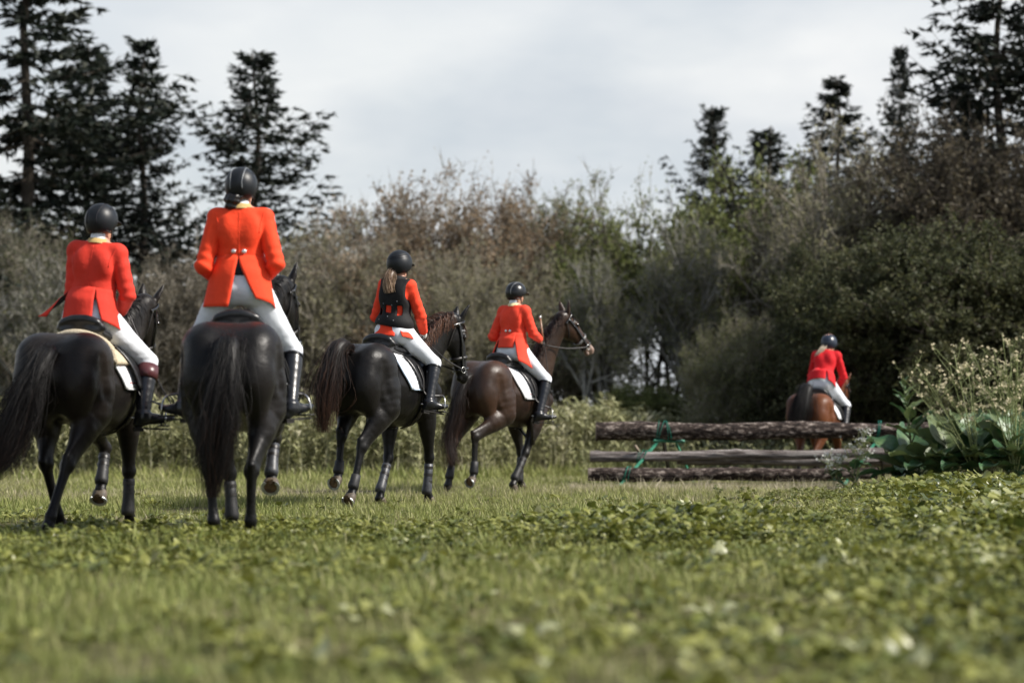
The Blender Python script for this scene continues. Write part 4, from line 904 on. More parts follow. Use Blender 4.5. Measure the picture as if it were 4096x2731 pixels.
    for s in (-1,1):
        strap([hp(.05,-.01,s*.11), hp(.25,-.005,s*.12), hp(.5,-.015,s*.10), hp(.78,-.03,s*.08)], .026, 'cheekpiece', M_strapg, par=br)
        strap([hp(.06,-.06,s*.11), hp(.22,-.13,s*.10), hp(.36,-.18,s*.05)], .014, 'throatlash', par=br)
        bit = hp(.80,-.038,s*.066); mb = MB(); mb.tube(np.array([bit+.030*(math.cos(q)*h+math.sin(q)*n)+side*s*.004 for q in np.linspace(0,2*math.pi,17)]), .0045, 6, cap=False); mb.build('bit_ring', M_steel, br)
        if hands is not None:
            hd = T(hands[0] if s > 0 else hands[1]); sag = np.array((0,0,-.05))
            P = spline(np.array([bit, bit*.6+hd*.4+sag*.8, bit*.25+hd*.75+sag*.6, hd]), 6); mb = MB(); mb.ribbon(P, [np.array((0,s,.3))]*len(P), .016, .005); mb.build('rein', M_strap, br)
            lp = spline(np.array([hd, hd+np.array((.04,-s*.05,-.12)), hd+np.array((.06,-s*.11,-.22))]), 5); mb = MB(); mb.ribbon(lp, [np.array((0,s,.3))]*len(lp), .016, .005); mb.build('rein_end', M_strap, br)
    if breast:
        for s in (-1,1):
            strap([(.34,s*.16,1.6), (.52,s*.24,1.42), (.70,s*.22,1.22), (.84,s*.03,1.12)], .028, 'breastplate', par=root)
        strap([(.86,0,1.1), (.80,0,.98), (.62,0,.86)], .026, 'breastplate', par=root)
    return root, body, bvh, dict(S=S, hp=hp, poll=poll, side=side, n=n, h=h, skin=skin)

# ------------------------------------------------------------------ riders
M_skin = mat('skin', (0.52,0.28,0.19), 0.5, 0.4, var=0.12, vscale=14)
M_helmet = mat('matte helmet shell', (0.010,0.012,0.015), 0.42, 0.32, var=0.2, vscale=6, bump=0.12, bscale=260)
M_helmets = mat('satin helmet shell', (0.011,0.012,0.014), 0.28, 0.4, var=0.15, vscale=6)
M_helmetn = mat('navy helmet shell', (0.016,0.024,0.042), 0.30, 0.5, var=0.15, vscale=6)
M_grey = mat('grey piping', (0.16,0.17,0.18), 0.35, 0.5)
M_copper = mat('copper piping', (0.55,0.30,0.20), 0.3, 0.5, metal=0.6)
M_white = mat('white breeches', (0.71,0.74,0.79), 0.72, 0.25, var=0.05, vscale=7, bump=0.22, bscale=26, dist=0.012)
M_stock = mat('white stock', (0.78,0.78,0.80), 0.8, 0.2)
M_gold = mat('yellow collar', (0.47,0.33,0.13), 0.7, 0.3, var=0.1, vscale=30)
M_cream = mat('pale yellow collar', (0.70,0.60,0.33), 0.7, 0.3, var=0.1, vscale=30)
M_button = mat('silver button', (0.75,0.75,0.74), 0.3, 0.5, metal=0.7)
M_lining = mat('dark lining', (0.008,0.008,0.012), 0.6, 0.3)
M_vest = mat('black vest', (0.008,0.008,0.009), 0.75, 0.3, var=0.3, vscale=18, bump=0.3, bscale=60, dist=0.008)
M_rboot = mat('riding boot leather', (0.009,0.010,0.013), 0.30, 0.5, var=0.3, vscale=9, bump=0.12, bscale=30, dist=0.004)
M_cuff = mat('brown boot cuff', (0.085,0.025,0.028), 0.35, 0.5, var=0.2, vscale=20)
M_soleb = mat('boot sole', (0.02,0.018,0.016), 0.7, 0.3)
M_glove = mat('white glove', (0.62,0.61,0.58), 0.8, 0.2, c2=(0.72,0.72,0.70), vscale=60, bump=0.3, bscale=100)
M_hairdk = mat('dark hair', (0.012,0.009,0.008), 0.4, 0.5, tint=[(0,(0.008,0.006,0.006)),(1,(0.02,0.014,0.011))])
M_hairbr = mat('light brown hair', (0.20,0.12,0.07), 0.42, 0.5, tint=[(0,(0.10,0.055,0.03)),(0.5,(0.23,0.145,0.085)),(1,(0.42,0.30,0.19))])
M_hairbl = mat('blonde hair', (0.55,0.45,0.33), 0.42, 0.5, tint=[(0,(0.34,0.26,0.18)),(1,(0.66,0.58,0.46))])
M_hairgr = mat('grey hair', (0.22,0.19,0.16), 0.5, 0.4)
def cloth(name, c): return mat(name, c, 0.78, 0.22, var=0.07, vscale=5, bump=0.30, bscale=20, sheen=0.05, dist=0.015)
M_red = cloth('red wool', (0.64,0.042,0.024)); M_orange = cloth('orange red wool', (0.86,0.062,0.018)); M_scarlet = cloth('scarlet wool', (0.80,0.062,0.030)); M_scar2 = cloth('bright scarlet wool', (0.84,0.060,0.022)); M_crim = cloth('crimson cloth', (0.58,0.012,0.018))  # second scarlet is the brighter cloth of the coat under the vest

def rider(label, pos, yaw, seat, lean, roll, k, jacket, legs, arms, head_yaw=0, head_tilt=0, helmet=None, hair=None, collar=None, panels=(), vest=False, gloves=(False,False), cuff=None, stock=True, buttons=(), tail_mat=None, wide=1.0, twist=0.0, waist=1.0, chest_black=False, spurs=False):
    rng = np.random.default_rng(len(label)*3+int(yaw))
    seat = np.asarray(seat, float); a = math.pi/2-R(yaw); ca, sa = math.cos(a), math.sin(a)
    base = (pos[0]+seat[0]*ca-seat[1]*sa, pos[1]+seat[0]*sa+seat[1]*ca, pos[2]+seat[2])
    root = empty('person', base, a); prop(root, label, 'person', 'mounted riders')
    def own(o, par=None): o.parent = par or root; o.location = (0,0,0) if par else tuple(-seat); return o
    le, ro = R(lean), R(roll)
    up = nrm((math.sin(le)*math.cos(ro), -math.sin(ro), math.cos(le)*math.cos(ro))); tw = R(twist)
    rt = nrm(np.cross((math.cos(tw), math.sin(tw), 0), up)); fw = np.cross(up, rt)          # right and forward of the torso
    P = seat+np.array((0,0,.10*k)); at = lambda u, r=0, f=0: P+up*u*k+rt*r*k+fw*f*k
    hy = R(head_yaw); ht = R(head_tilt)
    hf = nrm(fw*math.cos(hy)-rt*math.sin(hy)); hup = nrm(np.array((0,0,1))*.7+up*.3+hf*math.sin(ht)); hf = nrm(hf-hup*np.dot(hf,hup)); hr = np.cross(hf, hup)
    Hc = at(.70)+hf*.02*k; hd = lambda f, r, u: Hc+hf*f*k+hr*r*k+hup*u*k
    arm = {}
    for s, nm in ((1,'r'), (-1,'l')):
        el, wr = [np.asarray(p, float) for p in arms[nm][:2]]; arm[nm] = (at(.485, s*.165*wide, -.005), el, wr)
    def torso(F, i, top=True, pel=True):
        F.chain([at(-.02), at(.08), at(.20), at(.34), at(.455), at(.52)], [(.155*wide,.115), (.155*wide,.115), (.138*wide*waist,.104), (.150*wide,.112), (.155*wide,.105), (.10,.08)], side=rt, k=.03, infl=i)
        for s in (-1,1):
            F.cone(at(.540,s*.03), at(.493,s*.155*wide), (.045,.045), (.056,.055), side=fw, k=.04, infl=i)
            F.ell(at(.39,s*.085*wide,-.075), (.06,.05,.09), (rt,fw,up), k=.05, infl=i*.7)         # shoulder blade
    def armp(F, nm, i, to=1.0):
        sh, el, wr = arm[nm]; w2 = el+(wr-el)*to
        F.chain([sh, sh+(el-sh)*.5, el], [.056*k+i, .050*k+i, .044*k+i], k=.035)
        F.chain([el, el+(w2-el)*.3, w2], [.044*k+i, .043*k+i, (.030+.010*(1-to))*k+i], k=.02)
    def legp(F, nm, i, frm=0, to=2):
        kn, an, to_ = [np.asarray(p, float) for p in legs[nm][:3]]; s = 1 if nm == 'r' else -1
        hip = P+np.array((0,-s*.09*k,-.01)); 
        if frm == 0:
            F.chain([hip+(0,0,.02), hip+(kn-hip)*.4, hip+(kn-hip)*.8, kn], [.105*k+i, .088*k+i, .066*k+i, .060*k+i], k=.05)
        if to >= 1: F.chain([kn, kn+(an-kn)*.28, kn+(an-kn)*.7, an], [.058*k+i, .060*k+i, .044*k+i, .037*k+i], k=.02)
        return hip, kn, an, to_
    # the body itself: one skin
    pts = np.array([hd(.2,0,.2), hd(-.15,0,.16), P]+[p for t in arm.values() for p in t]+[np.asarray(p, float) for l in legs.values() for p in l[:3]])
    lo, hi = pts.min(0)-.16, pts.max(0)+.16
    F = Field(lo, hi, .0092); torso(F, -.004)
    F.ell(P+np.array((-.02,0,-.02)), (.12,.16,.10), k=.05)
    for nm in 'lr':
        armp(F, nm, -.003); hip, kn, an, to_ = legp(F, nm, -.004); F.cone(an, an+(to_-an)*.66+np.array((0,0,-.015)), .032, (.034,.020), k=.03)
        sh, el, wr = arm[nm]; s = 1 if nm == 'r' else -1
        fd = nrm(wr-el); th = nrm(np.array((0,0,1))-fd*fd[2]); pn = np.cross(fd, th)*(-s)        # thumb up, palm faces inwards
        F.cone(wr, wr+fd*.055*k, (.026,.030), (.022,.036), side=pn, k=.012)
        for q in range(4):
            b0 = wr+fd*.075*k+th*(.030-.020*q)*k; l_ = (.9,1.0,.95,.78)[q]*k
            F.chain([b0-fd*.015, b0+fd*.028*l_+pn*.004, b0+fd*.030*l_+pn*.032*l_, b0+fd*.002*l_+pn*.040*l_], [.0105,.0098,.0092,.008], k=.004, sub=2)
        F.chain([wr+fd*.02+th*.026, wr+fd*.05*k+th*.045*k+pn*.015, wr+fd*.085*k+th*.044*k+pn*.022], [.013,.0105,.009], k=.008, sub=2)
    F.cone(at(.50), hd(-.02,0,-.06), (.060,.060), (.054,.058), side=rt, k=.03)
    F.ell(hd(-.005,0,.03), (.100*k,.076*k,.105*k), (hf,hr,hup), k=.02); F.ell(hd(.025,0,-.055), (.070*k,.060*k,.065*k), (hf,hr,hup), k=.04)
    F.cone(hd(.092,0,.0), hd(.112,0,-.035), .010, .014, side=hr, k=.012)                          # nose
    F.ell(hd(.088,0,-.072), (.014,.026,.009), (hf,hr,hup), k=.01); F.ell(hd(.088,0,-.105), (.016,.018,.016), (hf,hr,hup), k=.015)
    for s in (-1,1):
        F.ell(hd(.094,s*.032,.012), (.014,.017,.011), (hf,hr,hup), k=.008, op='sub'); F.ell(hd(.083,s*.032,.012), (.012,.012,.012), (hf,hr,hup), k=.002)
        F.ell(hd(-.002,s*.076,-.012), (.018,.009,.030), (hf,hr,hup), k=.006)                       # ear
    own(link('body', F.mesh('body'), None, M_skin))
    # breeches
    F = Field(lo, hi, .0092); F.ell(P+np.array((-.03,0,-.01)), (.135*k,.178*k*wide,.125*k), k=.05); F.ell(at(.10), (.155*k*wide,.12*k,.10), (rt,fw,up), k=.05)
    for s in (-1,1): F.ell(P+np.array((-.055,s*.075*k,-.02)), (.105*k,.10*k,.11*k), k=.04)
    for nm in 'lr': legp(F, nm, .010)
    F.wrinkle(.0020, lambda X,Y,Z: np.sin(38*(Z+.55*X)+9*np.abs(Y)+2.5*np.sin(17*X+11*Z))*np.sin(17*X-13*Z+4*Y))
    F.wrinkle(.0012, lambda X,Y,Z: np.sin(120*(Z-.7*X+.3*np.abs(Y))+3*np.sin(23*Z+9*Y))*np.clip(np.sin(11*Z+7*X+5*Y),0,1))
    for nm in 'lr':
        kn, an = [np.asarray(p, float) for p in legs[nm][:2]]; sl, X, Y, Z = F.region(np.minimum(kn,an)-.12, np.maximum(kn,an)+.12); ax = nrm(an-kn)
        dd = (X-kn[0])*ax[0]+(Y-kn[1])*ax[1]+(Z-kn[2])*ax[2]-.13; F.d[sl] = np.maximum(F.d[sl], dd)
    F.plane(at(.17), up)
    br = own(link('breeches', F.mesh('breeches'), None, M_white))
    # boots
    for nm in 'lr':
        kn, an, to_ = [np.asarray(p, float) for p in legs[nm][:3]]; s = 1 if nm == 'r' else -1
        b_lo, b_hi = np.minimum(np.minimum(kn,an),to_)-.13, np.maximum(np.maximum(kn,an),to_)+.13
        F = Field(b_lo, b_hi, .0088); ax = nrm(an-kn); t0 = kn+ax*.045*k; fd = nrm(to_-an+np.array((0,0,.0))); 
        F.chain([kn, kn+(an-kn)*.25, kn+(an-kn)*.65, an], [.073*k,.074*k,.060*k,.054*k], k=.02)
        ball = an+(to_-an)*.68; heel = an-nrm(np.array((fd[0],fd[1],0)))*.035*k
        F.cone(an, heel+np.array((0,0,-.055*k)), (.050,.050), (.036,.036), k=.03)
        F.chain([an+np.array((0,0,-.01)), an+(to_-an)*.4+np.array((0,0,-.012)), ball+np.array((0,0,-.012)), to_], [(.050,.050), (.043,.040), (.045,.030), (.032,.022)], side=np.cross(fd,(0,0,1)), k=.03)
        F.wrinkle(.0035, lambda X,Y,Z: np.sin(95*(Z-an[2])+20*X)*np.exp(-((Z-an[2]-.035)/.035)**2))
        dn = nrm(np.cross(np.cross(fd,(0,0,1)), fd)); dn = dn if dn[2] < 0 else -dn
        F.plane(an+dn*.080*k, dn)
        F.plane(t0, -ax)
        bo = own(link('boot', F.mesh('boot'), None, M_rboot))
        side_ = nrm(np.cross(fd,(0,0,1))); f0 = nrm(to_-heel-dn*np.dot(to_-heel,dn))
        mb = MB(); hcn = heel+dn*(np.dot(an+dn*.080*k-heel, dn)); 
        prof = [(-.028,.026), (-.015,.034), (.03,.035), (.09,.032), (.15,.044), (.19,.042), (.225,.026), (.235,.010)]
        up_r = [hcn+f0*(x*k)+side_*(w_*k) for x, w_ in prof]+[hcn+f0*(x*k)-side_*(w_*k) for x, w_ in prof[::-1]]
        mb.rings([[p for p in up_r], [p+dn*.011 for p in up_r]])
        mb.box((0,0,0), (.07*k,.06*k,.02)); rot = Matrix((f0, side_, -dn)).transposed()
        for q in range(8): mb.v[-8+q] = tuple(hcn+f0*.008+dn*.020+np.array(rot @ Vector(mb.v[-8+q])))
        sharp(own(mb.build('sole', M_soleb, bo), bo))
        # top band of the boot
        mb = MB(); rg = []; sd2 = nrm(np.cross(ax,(1,0,0))); fr2 = np.cross(sd2, ax); hgt = (.105*k if cuff else .014)
        for q_, rr in ((-.006,.066), (-.006,.080), (hgt*.5,.0835), (hgt,.082), (hgt,.072)): rg.append([t0+ax*q_+rr*k*(math.cos(q)*fr2+math.sin(q)*sd2) for q in np.linspace(0,2*math.pi,20,endpoint=False)])
        mb.rings(rg, cap=False); own(mb.build('boot_cuff', cuff or M_rboot, bo), bo)
        # spur
        mb = MB(); c = an+np.array((0,0,-.02)); fh = nrm(np.array((fd[0],fd[1],-.15)))
        mb.tube(np.array([c+fh*(.045*math.cos(q)-.005)*k+side_*.052*k*math.sin(q) for q in np.linspace(1.2,5.08,14)]), .0055, 6); mb.tube(np.array([c-fh*.05*k, c-fh*.095*k]), .0055, 6); own(mb.build('spur', M_steel, bo), bo)
    # jacket
    wseed = len(label)*1.7
    F = Field(lo, hi, .0078); torso(F, .013)
    F.ell(at(.10), (.175*k*wide,.135*k,.10*k), (rt,fw,up), k=.05)
    for s in (-1,1): F.ell(at(.505,s*.172*wide), (.042,.062,.036), (rt,fw,up), k=.03)               # padded shoulder
    F.wrinkle(.0075, lambda X,Y,Z: (np.abs(np.sin(15*(Z-P[2])+5*Y+2.4*np.sin(8*Y+5*X+wseed)))**.6-.7)*np.exp(-((Z-P[2]-.22*k)/.09)**2)*(.55+.45*np.sin(13*Y+wseed)))
    F.wrinkle(.0020, lambda X,Y,Z: np.sin(26*Z+32*np.abs(Y)+3*X))
    F.plane(at(.560), up); F.plane(at(.125), -up)
    tm = F.mesh('torso only'); tb = BVHTree.FromPolygons([v.co for v in tm.vertices], [p.vertices for p in tm.polygons]); bpy.data.meshes.remove(tm)
    for nm in 'lr':
        armp(F, nm, .0145, .93)
    def fold(X,Y,Z):
        r_ = 0
        for nm in 'lr':
            el = arm[nm][1]; g = np.exp(-(((X-el[0])**2+(Y-el[1])**2+(Z-el[2])**2)/.013))
            sh, el2, wr = arm[nm]; dx = nrm(el2-sh); r_ = r_+g*np.sin(85*((X-el[0])*dx[0]+(Y-el[1])*dx[1]+(Z-el[2])*dx[2])+14*Y)
            g2 = np.exp(-(((X-sh[0])**2+(Y-sh[1])**2+(Z-sh[2]+.09)**2)/.010)); r_ = r_+1.0*g2*np.sin(70*(Y*.6+Z*.8))
        return r_
    F.wrinkle(.0050, fold)
    ja = own(link('jacket', F.mesh('jacket'), None, jacket)); jb = bvh_of(ja)
    # back seam and sleeve seams
    mb = MB(); Ps, Ns = snap(jb, [at(.53,0,-.12), at(.42,0,-.14), at(.30,0,-.13), at(.17,0,-.12)], -.001); mb.ribbon(Ps, Ns, .006, .0022); own(mb.build('back_seam', jacket, ja), ja)
    for s, nm in ((1,'r'),(-1,'l')):
        Ps, Ns = snap(jb, [at(.51,s*.172*wide,.04), at(.52,s*.172*wide,-.03), at(.455,s*.155*wide,-.10), at(.37,s*.138*wide,-.11)], -.002); mb = MB(); mb.ribbon(Ps, Ns, .008, .0045); own(mb.build('sleeve_seam', jacket, ja), ja)
        sh, el, wr = arm[nm]; c = el+(wr-el)*.93; ax = nrm(wr-el); e1 = nrm(np.cross(ax,(0,0,1))); e2 = np.cross(e1,ax)
        mb = MB(); mb.rings([[c+ax*o_+rr*k*(math.cos(q)*e1+math.sin(q)*e2) for q in np.linspace(0,2*math.pi,14,endpoint=False)] for o_, rr in ((-.03,.047), (.0,.047), (.012,.044), (.012,.036))], cap=False); own(mb.build('cuff', jacket, ja), ja)
        if gloves[0 if nm == 'l' else 1]:
            F = Field(wr-.13, wr+.14, .004); fd = nrm(wr-el); th = nrm(np.array((0,0,1))-fd*fd[2]); pn = np.cross(fd, th)*(-s)
            F.cone(wr-fd*.02, wr+fd*.055*k, (.034,.036), (.028,.042), side=pn, k=.012)
            for q in range(4):
                b0 = wr+fd*.075*k+th*(.030-.020*q)*k; l_ = (.9,1.0,.95,.78)[q]*k
                F.chain([b0-fd*.015, b0+fd*.028*l_+pn*.004, b0+fd*.030*l_+pn*.032*l_, b0+fd*.002*l_+pn*.040*l_], [.0135,.0128,.012,.011], k=.003, sub=2)
            F.chain([wr+fd*.02+th*.026, wr+fd*.05*k+th*.045*k+pn*.015, wr+fd*.085*k+th*.044*k+pn*.022], [.017,.0145,.013], k=.008, sub=2)
            own(link('glove', F.mesh('glove'), None, M_glove))
    # coat tails: panels hung from the waist, 0 = middle of the back, + towards the right side
    for pn_ in panels:
        t0, t1, b0, b1, drop0, drop1, wb, db = pn_[:8]; opt = pn_[8] if len(pn_) > 8 else {}
        nu, nv = 15, 13; G = np.zeros((nu, nv, 3)); wt, dt = opt.get('wt', .192*wide), opt.get('dt', .160)
        for i in range(nu):
            f_ = i/(nu-1); th0 = R(t0+(t1-t0)*f_); th1 = R(b0+(b1-b0)*f_); dr = drop0+(drop1-drop0)*f_
            for j in range(nv):
                v_ = j/(nv-1); e_ = v_**1.1; thv = th0+(th1-th0)*v_
                ww = wt+(wb-wt)*e_; dd_ = dt+(db-dt)*e_
                wob = 1+opt.get('wob',.03)*v_*math.sin(f_*opt.get('fr',7)+j*.12+t0)
                zz = opt.get('z0',.195)-(opt.get('z0',.195)+dr)*v_
                pt = at(0)+up*(zz*k*.45)+np.array((0,0,1))*(zz*k*.55)+(-fw*math.cos(thv)*dd_+rt*math.sin(thv)*ww)*k*wob
                pt = pt+opt.get('lift', np.zeros(3))*v_**1.6*(f_ if opt.get('lf',0) == 0 else 1-f_)
                kb = max(0.0, 1-v_/.34)
                if kb > 0 and not opt.get('z0'):                     # the skirt leaves the waist flush with the coat
                    loc, n_, i_, d_ = tb.find_nearest(Vector(pt+up*.02*k)); pt = pt*(1-kb)+(np.array(loc)+np.array(n_)*.002)*kb
                G[i,j] = pt
        mb = MB(); mb.grid(G, .0065); po = own(mb.build('coat_tail', tail_mat or jacket, ja), ja)
        po.data.materials.append(M_lining)
        cen = at(-.05); 
        for p_ in po.data.polygons:                                                             # inner face is the lining
            d_ = np.array(p_.center)-cen; d_[2] *= .3
            if np.dot(np.array(p_.normal), d_) < 0: p_.material_index = 1
    for u_, r_ in buttons:
        loc, n_, i_, d_ = jb.find_nearest(Vector(at(u_, r_, -.2))); loc = np.array(loc); n_ = np.array(n_); e1 = nrm(np.cross(n_,(0,0,1))); e2 = np.cross(e1,n_)
        mb = MB(); mb.rings([[loc+n_*h_+rr*(math.cos(q)*e1+math.sin(q)*e2) for q in np.linspace(0,2*math.pi,12,endpoint=False)] for h_, rr in ((0,.015),(.007,.017),(.012,.014),(.013,.005))]); own(mb.build('button', M_button, ja), ja)
    if chest_black:
        F = Field(at(-.05)-.3, at(.2)+.3, .009); F.ell(at(.10,0,-.01), (.163*k,.138*k,.16*k), (rt,fw,up), k=.02); F.plane(at(.19), up); F.plane(at(.065), -up); own(link('waistcoat', F.mesh('waistcoat'), None, M_lining))
    # collar and stock
    nb = at(.562,0,-.012); nt_ = hd(-.03,0,-.065); nax = nrm(nt_-nb); e1 = nrm(np.cross(nax, fw)); e2 = np.cross(e1, nax)
    def band(z0_, z1_, r0_, r1_, nm_, m_, par=None, open_=0.0):
        mb = MB(); qs = np.linspace(open_, 2*math.pi-open_, 24, endpoint=open_ > 0); rg = [[nb+nax*z_+rr*k*(math.cos(q)*e1*1.0+math.sin(q)*e2*1.05) for q in qs] for z_, rr in ((z0_,r0_), (z1_,r1_), (z1_,r1_-.006), (z0_,r0_-.008))]
        mb.rings(rg, cap=False); return own(mb.build(nm_, m_, par), par)
    if stock: band(.0,.065,.062,.057,'stock',M_stock)
    if collar: band(-.015,.022,.086,.070,'collar',collar, ja)
    # helmet
    hm = helmet or {}; hmat = hm.get('mat', M_helmet); hs = hm.get('s', 1.0)*.96*k**.5
    F = Field(hd(0,0,.05)-.26, hd(0,0,.05)+.26, .0078)
    F.ell(hd(-.008,0,.040), (.142*hs,.112*hs,.122*hs), (hf,hr,hup), k=.02); F.ell(hd(-.035,0,.005), (.108*hs,.108*hs,.12*hs), (hf,hr,hup), k=.04)
    F.plane(hd(-.03,0,-.062*hm.get('deep',1)), nrm(-hup+.33*hf), k=.012)
    F.ell(hd(.005,0,.015), (.112,.090,.125), (hf,hr,hup), k=.004, op='sub')
    he = own(link('helmet', F.mesh('helmet'), None, hmat)); hb = bvh_of(he)
    F = Field(hd(.13,0,.03)-.16, hd(.13,0,.03)+.16, .0055); vx = nrm(hf-.22*hup)
    F.ell(hd(.125,0,.032), (.070*hs,.085*hs,.009), (vx, hr, np.cross(vx,hr)), k=.01); own(link('visor', F.mesh('visor'), None, hmat), he)
    if hm.get('lines', True):
        for s in (-1,1):
            Ps, Ns = snap(hb, [hd(.12,s*.05,.10), hd(.02,s*.055,.19), hd(-.09,s*.058,.15), hd(-.17,s*.055,.05), hd(-.15,s*.05,-.02)], -.001); mb = MB(); mb.ribbon(Ps, Ns, .008, .0050); own(mb.build('ridge', hm.get('line', M_grey), he), he)
            c, n_, i_, d_ = hb.find_nearest(Vector(hd(-.02,s*.10,.12))); c = np.array(c); n_ = np.array(n_); e_1 = nrm(np.cross(n_,hf)); e_2 = np.cross(e_1,n_)
            mb = MB(); mb.rings([[c+n_*h_+(math.cos(q)*.024*e_2+math.sin(q)*.011*e_1)*sc2 for q in np.linspace(0,2*math.pi,10,endpoint=False)] for h_, sc2 in ((-.004,1.0),(.0015,1.0),(.0015,.85),(-.003,.8))]); own(mb.build('air_vent', M_lining, he), he)
    if hm.get('wave'):
        for q_ in (0,1):
            Ps, Ns = snap(hb, [hd(-.02,-.13,.10-q_*.03), hd(-.15,-.06,.085-q_*.02), hd(-.17,.02,.09-q_*.02), hd(-.12,.10,.115-q_*.03), hd(.0,.13,.13-q_*.03)], -.001); mb = MB(); mb.ribbon(Ps, Ns, .005, .004); own(mb.build('ridge', hm.get('line', M_lining), he), he)
    if hm.get('loop'):
        Ps, Ns = snap(hb, [hd(.04,-.05,.19), hd(-.06,-.05,.17), hd(-.11,-.02,.13), hd(-.10,.01,.14), hd(-.04,.03,.17), hd(.04,.05,.18)], -.001); mb = MB(); mb.ribbon(Ps, Ns, .010, .004); own(mb.build('ridge', M_copper, he), he)
    # rim and chin harness
    for s in (-1,1):
        P0 = spline(np.array([hd(-.01,s*.098,-.012), hd(.0,s*.090,-.06), hd(.035,s*.06,-.118), hd(.05,0,-.135)]), 5); mb = MB(); mb.ribbon(P0, [hr*s+hup*-.1]*len(P0), .014, .004); own(mb.build('chin_strap', M_strap, he), he)
        P0 = spline(np.array([hd(-.10,s*.07,-.035), hd(-.05,s*.085,-.06), hd(.0,s*.088,-.065)]), 4); mb = MB(); mb.ribbon(P0, [hr*s]*len(P0), .012, .004); own(mb.build('nape_strap', M_strap, he), he)
    F = Field(hd(-.08,0,-.05)-.13, hd(-.08,0,-.05)+.13, .007); F.ell(hd(-.075,0,-.052), (.042,.072,.030), (hf,hr,hup), k=.01); own(link('nape_pad', F.mesh('nape_pad'), None, M_lining), he)
    # hair
    hk = (hair or {}).get('kind')
    if hk == 'pony' or hk == 'braid':
        gd = [hd(-.085,0,-.035), hd(-.125,-.005,-.07)]+[hd(*q) for q in hair['path']]
        V, Fc, ti = strands(gd, hair.get('r', [.03,.045,.055,.055,.04]), hair.get('n',260), rng, (.8,1.05), hair.get('wave',.008), .0032, 12, 12, side=hf)
        core = MB(); G_ = spline(np.array(gd), 5); core.tube(G_, np.interp(np.linspace(0,1,len(G_)), np.linspace(0,1,len(hair.get('r',[.03,.045,.055,.055,.04]))), hair.get('r',[.03,.045,.055,.055,.04]))*np.linspace(.8,.3,len(G_)), 9)
        hc = own(core.build('hair', hair['mat'], None)); hx = own(link('ponytail', mesh_np('ponytail', V, Fc, ti), None, hair['mat']), hc); hx['kind'] = 'stuff'
    elif hk == 'bun':
        F = Field(hd(-.09,0,-.1)-.14, hd(-.09,0,-.1)+.14, .006)
        F.ell(hd(-.105,-.035,-.085), (.045,.060,.050), (hf,hr,hup), k=.02); F.ell(hd(-.10,-.045,-.135), (.038,.045,.036), (hf,hr,hup), k=.02); F.ell(hd(-.06,0,-.05), (.06,.075,.05), (hf,hr,hup), k=.02)
        F.wrinkle(.005, lambda X,Y,Z: np.sin(110*Z+60*Y)*np.sin(90*Y-40*Z)); own(link('hair', F.mesh('hair'), None, hair['mat']))
    elif hk == 'short':
        F = Field(hd(-.04,0,-.03)-.15, hd(-.04,0,-.03)+.15, .007); F.ell(hd(-.028,0,.0), (.082,.077,.085), (hf,hr,hup), k=.02); F.plane(hd(-.02,0,-.075), nrm(-hup+.2*hf)); F.plane(hd(.02,0,0), hf); own(link('hair', F.mesh('hair'), None, hair['mat']))
    if vest:
        F = Field(lo, hi, .0075); torso(F, .030)
        F.ell(at(.09), (.215*k,.180*k,.12*k), (rt,fw,up), k=.05)
        for s in (-1,1):
            sh = at(.43,s*.235,-.01); F.ell(sh, (.085,.20,.155), (rt,fw,up), k=.015, op='sub')
            F.cone(at(.22,s*.085-.0,-.3), at(.05,s*.085,-.0), .001, .001) if False else None
        for r_, u_, wx, hz in ((-.105,.205,.016,.034), (-.012,.235,.032,.034), (.105,.225,.022,.046)):
            c = at(u_, r_, -.155); F.box(c, (wx,.10,hz), (nrm(rt+up*(.0 if abs(r_)<.05 else -.0)),fw,nrm(up+rt*(-.15 if r_>0 else .2 if r_<-.05 else .05))), k=.004)
        F.plane(at(.565), up, .01); F.plane(at(.055), nrm(-up-.12*rt), .006)
        ve = own(link('vest', F.mesh('vest'), None, M_vest)); vb = bvh_of(ve)
        band(-.012,.028,.104,.096,'vest_collar',M_vest, ve)
        for u_, r_ in ((.27,-.09), (.26,.035), (.14,-.13), (.18,.0), (.13,.09), (.30,.11)):
            loc, n_, i_, d_ = vb.find_nearest(Vector(at(u_, r_, -.22))); loc = np.array(loc); n_ = np.array(n_); e_1 = nrm(np.cross(n_,(0,0,1))); e_2 = np.cross(e_1,n_)
            mb = MB(); mb.rings([[loc+n_*h_+rr*(math.cos(q)*e_1+math.sin(q)*e_2) for q in np.linspace(0,2*math.pi,8,endpoint=False)] for h_, rr in ((0,.007),(.004,.006))]); own(mb.build('snap', M_grey, ve), ve)
    return root, dict(at=at, up=up, rt=rt, fw=fw, arm=arm, seat=seat)

# ------------------------------------------------------------------ the five horses
PA0 = (-3.13,17.8,0)
LEGS = dict(
  A=dict(l=[(.33,.33,1.27), (.16,.37,.845), (.28,.55,.83)], r=[(.33,-.36,1.25), (.15,-.38,.84), (.25,-.57,.83)]),
  B=dict(l=[(.33,.36,1.30), (.10,.39,.90), (.24,.56,.90)], r=[(.33,-.35,1.30), (.10,-.35,.90), (.25,-.48,.91)]),
  C=dict(l=[(.36,.32,1.38), (.18,.35,.99), (.37,.41,.97)], r=[(.36,-.34,1.39), (.19,-.37,1.0), (.36,-.47,.97)]),
  D=dict(l=[(.38,.32,1.36), (.18,.35,.92), (.37,.40,.90)], r=[(.38,-.34,1.35), (.17,-.37,.92), (.33,-.50,.90)]),
  E=dict(l=[(.32,.30,1.20), (.12,.33,.83), (.30,.37,.81)], r=[(.34,-.31,1.20), (.12,-.34,.83), (.30,-.40,.81)]))
